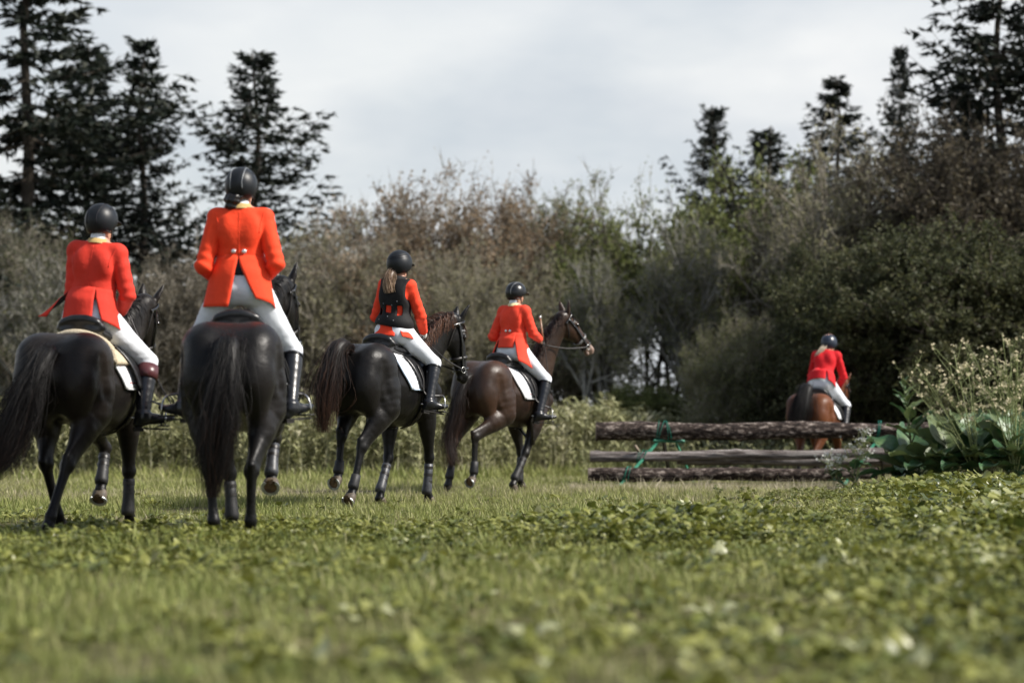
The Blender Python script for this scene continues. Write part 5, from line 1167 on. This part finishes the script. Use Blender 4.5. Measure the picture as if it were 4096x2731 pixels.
def stir(k):
    o = []
    for s, nm in ((1,'l'),(-1,'r')):
        an, to = np.array(LEGS[k][nm][1]), np.array(LEGS[k][nm][2]); o.append((s, tuple(an+(to-an)*.72+np.array((0,0,-.036))), tuple(to-an)))
    return o
YA, YB, YC, YD, YE = 10, -1, 26, 33, 23
C_black = coat_mat('black coat', (0.0050,0.0047,0.0048), (0.010,0.0085,0.008), (0.006,0.006,0.006), 0.40)
C_seal = coat_mat('black brown coat', (0.007,0.0058,0.0052), (0.015,0.011,0.0085), (0.005,0.0045,0.0045), 0.40)
C_cblack = coat_mat('glossy black coat', (0.0050,0.0047,0.0048), (0.009,0.008,0.0075), (0.0045,0.0045,0.0045), 0.36)
C_brown = coat_mat('dark brown coat', (0.017,0.0095,0.0065), (0.042,0.021,0.012), (0.007,0.006,0.005), 0.38, zleg=0.80, muzzle=((1.56,-.325,1.80),.17,(.30,.21,.17)), spec=.3)
C_bay = coat_mat('bay coat', (0.080,0.025,0.010), (0.125,0.043,0.016), (0.010,0.007,0.006), 0.42, zleg=0.55)

M_manebr = mat('rusty brown mane', (0.06,0.03,0.018), 0.42, 0.4, tint=[(0.0,(0.016,0.010,0.008)),(0.45,(0.06,0.028,0.016)),(1.0,(0.19,0.085,0.045))])
HA = horse('horse', 'black cob with cream fleece under the saddle and tail swung left, leftmost horse', PA0, YA, (.95,1.02,.88), C_seal,
    dict(hr=[(-.45,-.22,.86), (-.80,-.15,.49), (-.98,-.10,.14), (-1.00,-.09,.075), (-.98,-.09,.0)],
         hl=[(-.22,.21,.88), (-.40,.16,.50), (-.20,.14,.13), (-.16,.14,.07), (-.13,.14,.0)],
         fr=[(.40,-.18,.84), (.46,-.17,.43), (.45,-.17,.14), (.49,-.17,.075), (.52,-.17,.0)],
         fl=[(.46,.17,.84), (.74,.12,.60), (.62,.10,.36), (.585,.10,.28), (.53,.10,.225)]),
    poll=(1.02,-.10,1.72), muzzle=(1.20,-.06,1.22), face=-8,
    tail=[(-.74,0,1.30), (-.86,.01,1.24), (-.97,.06,1.05), (-1.03,.14,.80), (-1.10,.24,.55), (-1.18,.33,.40)], tail_r=[.055,.085,.12,.14,.14,.08], hair=M_hairblack, tail_n=800, tail_wave=.03,
    boots=[('fr','tendon'),('fl','tendon')], pad=dict(fleece=True, trim=[(M_padborder,0,.008),(M_padtrim,2,.005)]),
    stirrups=stir('A'), hands=((.42,.05,1.62),(.42,-.07,1.62)), mane=dict(side=1, len=.22), tail_len=(.7,1.05))

HB = horse('horse', 'black horse seen from straight behind, long tail hanging, right forefoot lifted', (-1.90,16.8,0), YB, (.96,1.03,.90), C_black,
    dict(hr=[(-.42,-.24,.88), (-.74,-.16,.47), (-.70,-.15,.14), (-.67,-.15,.075), (-.64,-.15,.0)],
         hl=[(-.40,.22,.88), (-.70,.12,.47), (-.74,.09,.14), (-.72,.08,.075), (-.69,.08,.0)],
         fr=[(.46,-.20,.84), (.74,-.19,.68), (.62,-.18,.44), (.595,-.18,.375), (.525,-.18,.35)],
         fl=[(.40,.18,.84), (.50,.11,.43), (.49,.09,.14), (.53,.09,.075), (.56,.09,.0)]),
    poll=(1.02,-.22,1.80), muzzle=(1.27,-.30,1.30), face=-14,
    tail=[(-.73,.0,1.34), (-.85,-.01,1.28), (-.93,-.005,1.05), (-.95,.02,.80), (-.96,.05,.55), (-.97,.07,.30)], tail_r=[.055,.095,.125,.14,.125,.06], hair=M_hairblack, tail_n=800,
    boots=[('fr','tendong'),('fl','tendon')], pad=dict(), tail_wave=.018, tail_len=(.6,1.05),
    stirrups=stir('B'), hands=((.40,.08,1.72),(.40,-.08,1.72)), mane=dict(side=1, len=.22))

HC = horse('horse', 'glossy black horse with bushy tail carried high and head tucked, third from left', (-1.22,23.3,0), YC, (.97,1.0,.955), C_cblack,
    dict(hr=[(-.40,-.24,.95), (-.72,-.15,.58), (-.85,-.14,.22), (-.89,-.135,.145), (-.955,-.13,.10)],
         hl=[(-.30,.22,.98), (-.60,.14,.68), (-.66,.13,.36), (-.69,.13,.285), (-.765,.13,.262)],
         fl=[(.42,.18,.90), (.33,.15,.46), (.17,.14,.17), (.14,.14,.08), (.17,.14,.0)],
         fr=[(.48,-.19,.90), (.60,-.16,.47), (.58,-.15,.15), (.61,-.15,.08), (.64,-.15,.0)]),
    poll=(1.10,-.17,1.83), muzzle=(1.22,-.23,1.20), face=-22,
    tail=[(-.68,0,1.49), (-.79,.01,1.535), (-.90,.03,1.48), (-.99,.05,1.24), (-1.04,.07,1.0), (-1.04,.08,.72)], tail_r=[.05,.075,.11,.13,.12,.08], hair=M_hairbrown, tail_n=620,
    boots=[('hl','fetlock'),('hr','fetlock'),('fl','tendong'),('fr','tendong')], pad=dict(quilt=True, trim=[(M_padblue,0,.009)]), tail_wave=.02,
    stirrups=stir('C'), hands=((.46,.10,1.66),(.47,-.15,1.66)), mane=dict(side=-1, len=.20, lift=.065, bias=.6, mat=M_manebr, n=700, brow=M_strapn))

HD = horse('horse', 'dark brown horse with pale nose and raised head in profile behind log jump', (-0.084,29.0,0), YD, (.97,1.0,.955), C_brown,
    dict(hr=[(-.36,-.24,.93), (-.86,-.15,.66), (-.88,-.15,.26), (-.92,-.15,.18), (-.99,-.15,.15)],
         hl=[(-.44,.22,.95), (-.86,.15,.60), (-.96,.14,.20), (-1.00,.14,.10), (-1.0,.14,.02)],
         fr=[(.44,-.19,.90), (.20,-.16,.46), (.00,-.15,.17), (-.06,-.15,.09), (-.06,-.15,.0)],
         fl=[(.46,.18,.90), (.58,.15,.47), (.56,.15,.15), (.59,.15,.08), (.62,.15,.0)]),
    poll=(1.06,-.17,2.13), muzzle=(1.47,-.30,1.74), face=-18,
    tail=[(-.74,0,1.38), (-.86,.01,1.30), (-.95,.03,1.1), (-.98,.07,.85), (-1.02,.10,.6), (-1.04,.02,.33)], tail_r=[.045,.06,.09,.11,.12,.13], hair=M_hairbrown, tail_n=420,
    boots=[('hl','fetlock'),('hr','fetlock'),('fl','tendon'),('fr','tendon')], pad=dict(drop=100, trim=[(M_padborder,0,.008),(M_padtrim,2,.004)]), tail_wave=.035, tail_len=(.55,1.08),
    stirrups=stir('D'), hands=((.50,.05,1.80),(.50,-.15,1.80)), mane=dict(side=-1, len=.16, n=420, nose=M_strapn), jaw_open=.02, breast=True)

HE = horse('horse', 'bright bay horse with raised black tail just beyond the log jump', (4.68,37.0,-.08), YE, (.90,1.08,.84), C_bay,
    dict(hr=[(-.40,-.22,.86), (-.68,-.15,.46), (-.66,-.15,.14), (-.62,-.15,.07), (-.59,-.15,.0)],
         hl=[(-.30,.20,.86), (-.50,.14,.48), (-.62,.13,.15), (-.60,.13,.07), (-.57,.13,.0)],
         fr=[(.42,-.17,.80), (.58,-.15,.50), (.50,-.15,.22), (.46,-.15,.14), (.44,-.15,.07)],
         fl=[(.40,.16,.80), (.46,.14,.42), (.45,.14,.13), (.49,.14,.07), (.52,.14,.0)]),
    poll=(.97,-.12,1.56), muzzle=(1.15,-.14,1.08), face=-10,
    tail=[(-.60,-.01,1.35), (-.70,-.03,1.45), (-.82,-.04,1.42), (-.93,-.02,1.17), (-.97,.03,.9), (-.97,.06,.72)], tail_r=[.06,.09,.13,.16,.16,.14], hair=M_hairblack, tail_n=600, vox=.017,
    pad=dict(), stirrups=stir('E'), hands=((.55,.06,1.50),(.55,-.10,1.50)), mane=dict(side=1, len=.15))

# ------------------------------------------------------------------ the five riders
rider('person in red coat with yellow collar and brown-topped boots, leftmost of the riders', PA0, YA, (.10,.015,1.475), 4, 5, 1.0, M_red,
      LEGS['A'], dict(l=[(.10,.15,1.76), (.38,.04,1.63)], r=[(.14,-.26,1.74), (.42,-.11,1.63)]), head_yaw=-16, head_tilt=4, helmet=dict(mat=M_helmet, line=M_lining), hair=dict(kind='short', mat=M_hairdk), collar=M_gold, cuff=M_cuff, wide=.97, waist=1.22,
      panels=[(-64,24,-60,22,.03,.04,.208,.196,dict(wob=.012)), (24,92,38,94,.03,.08,.245,.225,dict(wob=.02)), (-112,-62,-112,-66,.06,.03,.33,.26,dict(wob=.04, lift=np.array((-.15,.07,.05)), lf=1))])
rider('tall person in orange red coat with two silver back buttons and dark hair bun', (-1.90,16.8,0), YB, (.09,.0,1.64), 3, 0, .99, M_orange,
      LEGS['B'], dict(l=[(.02,.25,1.88), (.32,.12,1.76)], r=[(.02,-.255,1.90), (.34,-.10,1.77)]), head_yaw=-12, head_tilt=2, helmet=dict(mat=M_helmet), hair=dict(kind='bun', mat=M_hairdk), collar=M_gold, wide=1.0, waist=1.12, chest_black=True,
      panels=[(-100,-3,-92,-14,.14,.16,.258,.22,dict(wob=.03,fr=6)), (-2,100,30,92,.10,.15,.258,.22,dict(wob=.03,fr=6))], buttons=[(.232,-.046),(.232,.046)])
rider('person in black padded vest over scarlet coat with long brown ponytail', (-1.22,23.3,0), YC, (.13,-.02,1.595), 2, 4, .92, M_scar2,
      LEGS['C'], dict(l=[(.14,.18,1.84), (.42,.08,1.70)], r=[(.24,-.25,1.85), (.47,-.165,1.70)]), head_yaw=-6, head_tilt=2, helmet=dict(mat=M_helmet, lines=False, wave=True, s=1.08, deep=1.15), hair=dict(kind='pony', mat=M_hairbr, path=[(-.175,.0,-.13),(-.20,.01,-.22),(-.195,.03,-.30)], n=300, wave=.012), vest=True, gloves=(True,True), stock=False, wide=.88,
      panels=[(-58,28,-56,30,.045,.045,.215,.205,dict(wob=.01,z0=.09,wt=.17,dt=.15)), (40,96,50,98,.04,.06,.24,.225,dict(wob=.02,z0=.09,wt=.17,dt=.15)), (-112,-68,-112,-76,.05,.04,.235,.22,dict(z0=.09,wt=.17,dt=.15))])
rider('person in scarlet tailcoat with cream collar holding a long riding crop', (-0.084,29.0,0), YD, (.13,-.02,1.60), 4, 1, .97, M_scarlet,
      LEGS['D'], dict(l=[(.10,.24,1.87), (.40,.10,1.82)], r=[(.21,-.265,1.90), (.48,-.19,1.84)]), head_yaw=-14, head_tilt=5, helmet=dict(mat=M_helmets, deep=.62), hair=dict(kind='short', mat=M_hairgr), collar=M_cream, wide=.95, waist=1.18,
      panels=[(36,104,52,106,.14,.22,.27,.30,dict(wob=.02)), (-106,-32,-98,-44,.14,.12,.265,.28,dict(wob=.02)), (-36,40,-34,36,-.02,-.02,.205,.195,dict(wob=.0))], buttons=[(.225,-.035),(.225,.04)])
rider('person in crimson jacket with blonde braid leaning forward beyond the log jump', (4.72,37.0,-.08), YE, (.02,-.01,1.45), 30, 2, .98, M_crim,
      LEGS['E'], dict(l=[(.34,.24,1.66), (.56,.08,1.48)], r=[(.38,-.26,1.64), (.57,-.12,1.47)]), head_yaw=-16, head_tilt=0, helmet=dict(mat=M_helmetn, lines=False, loop=True, s=1.06), hair=dict(kind='braid', mat=M_hairbl, path=[(-.19,-.02,-.12),(-.235,-.05,-.19),(-.25,-.08,-.26)], r=[.035,.05,.05,.045,.025], n=260), stock=False, wide=1.02, waist=.98,
      panels=[(-100,30,-92,28,.05,.04,.235,.21,dict(wob=.02)), (30,100,38,94,.04,.07,.24,.21,dict(wob=.02))])

# ------------------------------------------------------------------ log jump
def bark_mat(name, a, b, c, sc2):
    m = bpy.data.materials.new(name); m.use_nodes = True; t = m.node_tree; b_ = t.nodes['Principled BSDF']; nn = t.nodes.new; lk = t.links.new
    tcn = nn('ShaderNodeTexCoord'); mp_ = nn('ShaderNodeMapping'); mp_.inputs['Scale'].default_value = sc2; lk(tcn.outputs['Object'], mp_.inputs[0])
    n1_ = nn('ShaderNodeTexNoise'); n1_.inputs['Scale'].default_value = 9; n1_.inputs['Detail'].default_value = 8; n1_.inputs['Roughness'].default_value = .7; lk(mp_.outputs[0], n1_.inputs['Vector'])
    rp = nn('ShaderNodeValToRGB'); el = rp.color_ramp.elements; el[0].position = .38; el[0].color = a+(1,); el[1].position = .7; el[1].color = c+(1,); e2 = el.new(.52); e2.color = b+(1,)
    lk(n1_.outputs['Fac'], rp.inputs[0]); lk(rp.outputs[0], b_.inputs['Base Color']); b_.inputs['Roughness'].default_value = .9; b_.inputs['Specular IOR Level'].default_value = .2
    bp = nn('ShaderNodeBump'); bp.inputs['Strength'].default_value = .9; bp.inputs['Distance'].default_value = .03; lk(n1_.outputs['Fac'], bp.inputs['Height']); lk(bp.outputs[0], b_.inputs['Normal'])
    return m
M_logb = bark_mat('rough bark', (0.012,0.009,0.008), (0.052,0.037,0.031), (0.46,0.39,0.34), (1.0,2.2,2.2))
M_logg = bark_mat('weathered grey wood', (0.045,0.035,0.032), (0.20,0.175,0.165), (0.40,0.37,0.35), (.22,3.4,3.4))
M_logend = mat('sawn end', (0.34,0.28,0.22), .85, .2, c2=(0.20,0.15,0.11), vscale=24)
M_greenpaint = mat('green painted steel', (0.02,0.17,0.10), .5, .4, c2=(0.08,0.28,0.19), vscale=26)
M_twine = mat('green twine', (0.004,0.125,0.085), .6, .3)
jump = empty('log_jump', (1.9,33,0)); prop(jump, 'three-rail log jump lashed with green twine to green metal legs', 'jump')
J0 = np.array((1.9,33,0))
def log(x0, x1, y, z0, z1, r0, r1, m, seed, name='log', flat=1.0, y1=None, am=.10):
    rng = np.random.default_rng(seed); n_ = 90; k = 22; rings_ = []; ph = rng.uniform(0,6.28,6)
    for i in range(n_):
        t = i/(n_-1); x = x0+(x1-x0)*t; r = r0+(r1-r0)*t; c = np.array((x, y+((y1 or y)-y)*t+.01*math.sin(t*9+ph[0]), z0+(z1-z0)*t+.008*math.sin(t*13+ph[1])))-J0
        ring = []
        for j in range(k):
            a = 6.2832*j/k; rr = r*(1+.05*math.sin(x*3.1+ph[5])+.22*math.exp(-((x-x0)%1.37-.6)**2/.004)*max(0,math.cos(a-ph[2]-3*int((x-x0)/1.37)))**6+am*(.5*math.sin(3*a+ph[2]+x*2.2)+.35*math.sin(7*a+x*7+ph[3])+.25*math.sin(5*a-x*15+ph[4]))+rng.normal(0,am*.28))
            ring.append(c+np.array((0, math.cos(a)*rr, math.sin(a)*rr*flat)))
        rings_.append(ring)
    mb = MB(); mb.rings(rings_, cap=False); lg = mb.build(name, m, jump)
    for ii in (0,-1):
        e_ = rings_[ii]; c = np.mean(e_,axis=0); mb = MB(); V = [c]+list(e_); mb.add(V, [(0,1+j,1+(j+1)%k) for j in range(k)]); mb.build('sawn_end', M_logend, lg, smooth=False)
    return lg
log(1.15,5.75,33.25,.72,.74,.125,.105,M_logb,1,'log'); log(1.06,5.2,32.90,.375,.43,.070,.062,M_logg,2,'log',y1=33.0); log(1.02,4.9,32.50,.145,.15,.090,.082,M_logb,3,'log')
log(2.3,5.5,33.75,.34,.30,.075,.07,M_logg,4,'log'); 
def bar(a, b, w_, m, name, par=jump):
    a = np.asarray(a, float)-J0; b = np.asarray(b, float)-J0; mb = MB(); mb.tube(np.array([a, b]), w_, 4, side=(0,1,0)); return mb.build(name, m, par, smooth=False)
for x0 in (2.06, 5.05):
    bar((x0,33.28,.64), (x0-.62,32.35,0.0), .020, M_greenpaint, 'leg'); bar((x0+.18,33.3,.62), (x0+.50,34.25,.0), .020, M_greenpaint, 'leg')
    bar((x0+.02,33.35,.64), (x0+.17,34.0,.0), .026, M_strap, 'leg'); bar((x0-.12,33.12,.60), (x0+.32,33.42,.585), .022, M_greenpaint, 'cross_bar')
def lash(x, y, z, r, turns, slant, seed):
    rng = np.random.default_rng(seed)
    for i in range(turns):
        P = []; dx = rng.uniform(-.03,.03)+i*.022; sl = slant*(1 if i % 2 else .5)
        for q in np.linspace(0,6.2832,25): P.append(np.array((x+dx+sl*math.sin(q+.4), y+math.cos(q)*(r*1.14+.008), z+math.sin(q)*(r*1.14+.008)))-J0)
        mb = MB(); mb.tube(np.array(P), .0052, 5); mb.build('twine', M_twine, jump)
lash(2.00,33.25,.72,.125,2,.05,1); lash(2.14,33.25,.72,.125,2,-.035,2); lash(1.74,32.91,.385,.070,4,.05,3); lash(1.50,32.5,.145,.090,3,.05,4); lash(5.0,33.25,.74,.108,3,.04,5)
mb = MB(); mb.tube(np.array([(1.72,32.86,.45),(1.69,32.83,.50),(1.67,32.82,.535)])-J0, .02, 5); mb.build('twine_end', M_logend, jump)

# ------------------------------------------------------------------ burdock and mustard beside the jump
M_dock = mat('burdock leaf', (0.036,0.105,0.046), .40, .45, c2=(0.10,0.17,0.062), vscale=5, bump=.7, bscale=16, dist=.02, trans=.12)
M_dock2 = mat('dull burdock leaf', (0.085,0.125,0.045), .45, .45, c2=(0.14,0.18,0.065), vscale=5, bump=.7, bscale=16, dist=.02, trans=.15)
M_stem = mat('green stem', (0.10,0.12,0.045), .6, .3); M_rib = mat('leaf rib', (0.13,0.17,0.09), .5, .3)
def bigleaf(par, base, az, L_, W_, pitch, droop, m, seed, roll=0.0, cup=.12, petiole=.3):
    """one large leaf with stalk, midrib and wavy margin"""
    rng = np.random.default_rng(seed); ns, nw = 15, 9; G = np.zeros((ns,nw,3)); ph = rng.uniform(0,6)
    cz_, sz_ = math.cos(az), math.sin(az); base = np.asarray(base, float)
    pe = np.array((math.cos(pitch)*L_*petiole, 0, math.sin(pitch)*L_*petiole)); ang = pitch; p = pe.copy(); mid = []
    for i in range(ns):
        t = i/(ns-1); mid.append(p.copy()); ang -= droop/ns; p = p+np.array((math.cos(ang),0,math.sin(ang)))*L_*(1-petiole)/(ns-1)
        w_ = W_*.5*max(.02,(math.sin(math.pi*min(1,(t*.93+.05)))**.62)*(1.15-.55*t))
        for j in range(nw):
            s = j/(nw-1)*2-1; wav = .05*W_*abs(s)**2*math.sin(t*14+ph+2*s)+.018*W_*math.sin(t*22+s*9+ph)
            off = np.array((-.22*W_*abs(s)**1.5*(1-t)*1.0, 0, 0)); nn_ = np.array((-math.sin(ang),0,math.cos(ang)))
            G[i,j] = mid[-1]+off+np.array((0,s*w_*math.cos(cup*2),0))+nn_*(abs(s)**1.6*W_*cup+wav)+nn_*s*w_*math.sin(roll)
    R_ = np.array([[cz_,-sz_,0],[sz_,cz_,0],[0,0,1]]); G = G@R_.T+base; mid = np.array(mid)@R_.T+base
    mb = MB(); mb.grid(G); lf = mb.build('leaf', m, par, fix=False)
    mb = MB(); st0 = base; mb.tube(np.vstack([[st0], [(st0+mid[0])/2+np.array((0,0,.01))], mid[:-1]+np.array((0,0,.004))]), np.r_[.013,.011,np.linspace(.009,.002,len(mid)-1)], 5); mb.build('midrib', M_rib, lf)
    for i in (2,5,8,11):
        for j0, j1 in ((4,7),(4,1)):
            mb_ = np.array([G[i,4], G[min(i+1,14),(4+j1)//2 if False else (j0+j1)//2], G[min(i+2,14), j1]])+np.array((0,0,.003))
            v = MB(); v.tube(mb_, np.array((.004,.003,.0015)), 4); v.build('vein', M_rib, lf)
    return lf
def burdock(px, dist, spec, label, name='burdock_plant', stem=None, seed=1, big=1.12):
    X = (px-1176)/5553*dist; r = empty(name, (X, dist, float(gz(X,dist)))); prop(r, label, 'plant')
    if stem:
        mb = MB(); mb.tube(spline(np.array(stem),4), np.linspace(.02,.006,(len(stem)-1)*4+1), 7); mb.build('stem', M_stem, r)
    for i, (b, az, L_, W_, pi_, dr, m) in enumerate(spec): bigleaf(r, b, R(az), L_*big, W_*big*1.1, pi_, dr, m, seed*50+i, roll=((i*37)%11-5)*.05)
    return r
D1, D2 = M_dock, M_dock2
sp_ = []
bs = [(.0,0,.05),(.03,-.03,.1),(-.04,.0,.08)]
for i, (az, L_, W_, pi_, dr) in enumerate([(165,.75,.26,.75,1.0),(200,.62,.26,.35,.9),(250,.66,.34,.55,1.1),(285,.80,.42,.95,1.2),(320,.72,.42,.85,1.3),(15,.78,.36,.55,.9),(345,.60,.34,.35,.8),(230,.50,.34,.2,.6),(120,.6,.3,.9,.9),(60,.8,.40,1.1,.9),(95,.85,.42,1.15,.9),(140,.8,.40,1.0,1.0),(35,.75,.38,1.0,1.0),(190,.70,.30,.25,.5),(300,.45,.26,.3,.8)]): sp_.append((bs[i%3], az, L_, W_, pi_, dr, D1 if i%3 else D2))
stem1 = [(0,0,0),(-.03,0,.35),(-.07,-.02,.75),(-.12,-.02,1.10),(-.14,-.02,1.32)]
for i, (h_, az, L_, W_, pi_) in enumerate([(.62,200,.36,.15,.7),(.70,330,.40,.15,.9),(.78,270,.34,.14,.9),(.85,180,.30,.12,1.0),(.92,20,.28,.11,.9),(.98,150,.26,.10,1.1),(1.04,300,.24,.10,1.0),(1.10,200,.22,.09,.9),(1.14,30,.22,.09,1.0),(1.20,120,.18,.07,1.2),(1.25,250,.16,.06,1.2),(1.30,10,.14,.05,1.3),(.55,10,.5,.2,1.15)]):
    f_ = h_/1.32; sp_.append(((-.14*f_**1.2,-.02*f_,h_), az, L_, W_, pi_, .7, D1 if i%2 else D2))
burdock(2100, 31.0, sp_, 'tall leafy burdock with upright stem at the right end of the log jump', stem=stem1, seed=2)
sp_ = [((.0,0,.05+.02*i), az, L_, W_, pi_, dr, D1 if i%2 else D2) for i, (az, L_, W_, pi_, dr) in enumerate([(180,.80,.44,.85,1.2),(215,.72,.40,.6,1.1),(255,.74,.44,.9,1.3),(290,.70,.40,.7,1.2),(330,.72,.36,.55,1.0),(10,.66,.36,.8,1.1),(150,.75,.42,1.1,1.0),(60,.8,.44,1.15,.9),(100,.85,.46,1.2,.9),(30,.75,.42,1.0,1.0),(270,.5,.34,.35,.7)])]
burdock(2180, 30.6, sp_, 'broad leaved burdock clump just right of the tall one', seed=3)
sp_ = [((.0,0,.05+.03*i), az, L_, W_, pi_, dr, D1 if i%2 else D2) for i, (az, L_, W_, pi_, dr) in enumerate([(185,.72,.40,.9,1.2),(220,.66,.36,.65,1.2),(260,.70,.40,1.0,1.3),(300,.66,.40,.75,1.2),(340,.70,.34,.6,1.0),(20,.66,.36,.9,1.1),(140,.75,.42,1.1,1.0),(80,.8,.44,1.2,.9),(110,.85,.42,1.1,.9),(50,.8,.42,1.1,.9),(250,.5,.34,.45,.9),(200,.46,.3,.2,.6),(310,.5,.3,.3,.7)])]
burdock(2245, 30.2, sp_, 'dark cabbage-like leaves at the foot of the yellow flowers', name='leafy_plant', seed=4)
burdock(2335, 29.8, sp_, 'dark cabbage-like leaves cut off by the right edge of the photo', name='leafy_plant', seed=5)
M_petal = mat('cream petals', (0.62,0.55,0.36), .7, .2, var=.1, vscale=30, trans=.2); M_petalw = mat('white petals', (0.60,0.61,0.57), .7, .2, var=.05, vscale=30, trans=.2)
M_mst = mat('mustard stem', (0.20,0.23,0.09), .6, .3, var=.2, vscale=12)
def flowers(px, dist, H, W_, n_st, m_pet, label, name, seed, fsz=.020, zlo=.35, leafy=0, nbr=(6,11), rad=1.0, lean=(0,0)):
    rng = np.random.default_rng(seed); X = (px-1176)/5553*dist; r = empty(name, (X, dist, float(gz(X,dist)))); prop(r, label, 'plant')
    mb = MB(); pet = []; 
    def head(p):
        for _ in range(rng.integers(2,5)):
            c = p+rng.normal(0,.017*rad,3); a = rng.normal(0,1,3)+np.array((0,-.8,.6)); a = nrm(a); e1 = nrm(np.cross(a,(.3,.2,.9))); e2 = np.cross(a,e1)
            for q in range(4):
                an = q*1.571+.3; d_ = math.cos(an)*e1+math.sin(an)*e2; s_ = -math.sin(an)*e1+math.cos(an)*e2
                pet.append([c, c+d_*fsz*.6+s_*fsz*.38+a*.003, c+d_*fsz+a*.004, c+d_*fsz*.6-s_*fsz*.38+a*.003])
    for s in range(n_st):
        az = rng.uniform(0,6.28); tl = rng.uniform(.05,.5)*W_; h_ = H*rng.uniform(.72,1.0); t_ = np.linspace(0,1,8)
        P = np.array([(math.cos(az)*tl*t**1.4+lean[0]*t, math.sin(az)*tl*.6*t**1.4+lean[1]*t, h_*t*(1-.06*t)) for t in t_])+rng.normal(0,.008,(8,3))*t_[:,None]; mb.tube(P, np.linspace(.0095,.003,8)*H/2+.001, 5); head(P[-1])
        for b in range(rng.integers(*nbr)):
            t = rng.uniform(zlo,.95); p0 = np.array([np.interp(t, t_, P[:,k]) for k in range(3)]); a2 = rng.uniform(0,6.28); l2 = H*rng.uniform(.12,.34)*(1.2-t*.6); el = rng.uniform(.25,1.0)
            Q = np.array([p0+np.array((math.cos(a2)*math.cos(el)*l2*u, math.sin(a2)*math.cos(el)*l2*u, l2*(math.sin(el)*u+.15*u*u))) for u in np.linspace(0,1,5)]); mb.tube(Q, np.linspace(.0045,.002,5), 4); head(Q[-1])
            for w_ in range(rng.integers(5,11)):                        # seed pods and small side shoots
                u = rng.uniform(.3,.95); q0 = p0+(Q[-1]-p0)*u; d_ = nrm(rng.normal(0,1,3)+np.array((0,0,.9)))*rng.uniform(.03,.10)*min(1,H); mb.tube(np.array([q0,q0+d_]), np.array((.003,.0012)), 3)
                if rng.random() < .08: head(q0+d_)
    mb.build('stem', M_mst, r, fix=False)
    pe = np.array(pet).reshape(-1,3); fo = link('flower_heads', mesh_np('flower_heads', pe, np.arange(len(pe)).reshape(-1,4)), r, m_pet, smooth=False); fo['kind'] = 'stuff'
    for i in range(leafy): bigleaf(r, (rng.normal(0,.06),rng.normal(0,.06),rng.uniform(.05,.9)*H*.35), rng.uniform(0,6.28), rng.uniform(.16,.34), rng.uniform(.08,.16), rng.uniform(.4,1.2), 1.0, D2 if i%2 else D1, seed*9+i)
    return r
flowers(2250, 30.0, 1.95, 1.5, 8, M_petal, 'tall spreading mustard plant with cream flowers right of the burdock', 'flowering_mustard', 1, fsz=.020, leafy=10, lean=(-.25,0))
flowers(2330, 29.6, 2.05, 1.5, 9, M_petal, 'tall mustard plant with cream flowers at the right edge', 'flowering_mustard', 2, fsz=.020, leafy=10)
flowers(2295, 31.2, 1.8, 1.3, 6, M_petal, 'mustard plant with cream flowers between the two front mustard plants', 'flowering_mustard', 3, fsz=.020, leafy=6)
flowers(1965, 30.9, .80, .8, 7, M_petalw, 'low white flowered weed in front of the log jump', 'flowering_weed', 4, fsz=.016, zlo=.4, leafy=6, nbr=(3,5))
flowers(1915, 31.2, .55, .8, 5, M_petalw, 'smaller white flowered weed at the bottom log', 'flowering_weed', 5, fsz=.018, zlo=.4, leafy=4, nbr=(3,6))

# riding crop held by the rider in the tailcoat
def crop():
    a = math.pi/2-R(YD); r = empty('riding_crop', (-0.084,29.0,0), a); prop(r, 'long thin riding crop with silver cap held upright in the right hand', 'riding crop')
    hd_ = np.array((.545,-.20,1.83)); P = np.array([hd_+(-.02,.03,.27), hd_+(-.01,.01,.10), hd_, hd_+(.01,-.04,-.25), hd_+(-.02,-.10,-.62), hd_+(-.03,-.13,-.95), hd_+(.10,-.16,-1.07)])
    mb = MB(); mb.tube(P[:3], np.array((.011,.010,.009)), 8); mb.build('grip', mat('cane grip', (0.20,0.11,0.06), .4, .5, c2=(.35,.24,.15), vscale=40), r)
    mb = MB(); mb.tube(spline(P[2:],4), np.linspace(.0055,.003,17), 6); mb.build('shaft', M_strap, r)
    mb = MB(); mb.tube(np.array([P[0]+(0,0,-.02),P[0],P[0]+(-.002,.002,.022),P[0]+(-.002,.002,.03)]), np.array((.012,.016,.015,.006)), 8); mb.build('cap', M_steel, r)
crop()
def whip(pos, yaw, P, label):
    r = empty('riding_whip', pos, math.pi/2-R(yaw)); prop(r, label, 'riding crop'); mb = MB(); mb.tube(spline(np.array(P),4), np.linspace(.0065,.0035,(len(P)-1)*4+1), 6); mb.build('shaft', M_strap, r); mb = MB(); mb.tube(np.array([P[0], np.array(P[0])+(-.01,.005,.05)]), np.array((.009,.010)), 6); mb.build('grip', M_leather, r)
whip(PA0, YA, [(.46,-.14,1.66), (.40,-.30,1.35), (.34,-.45,1.08), (.30,-.56,.92)], 'thin black whip slanting down past the leftmost rider\'s boot')
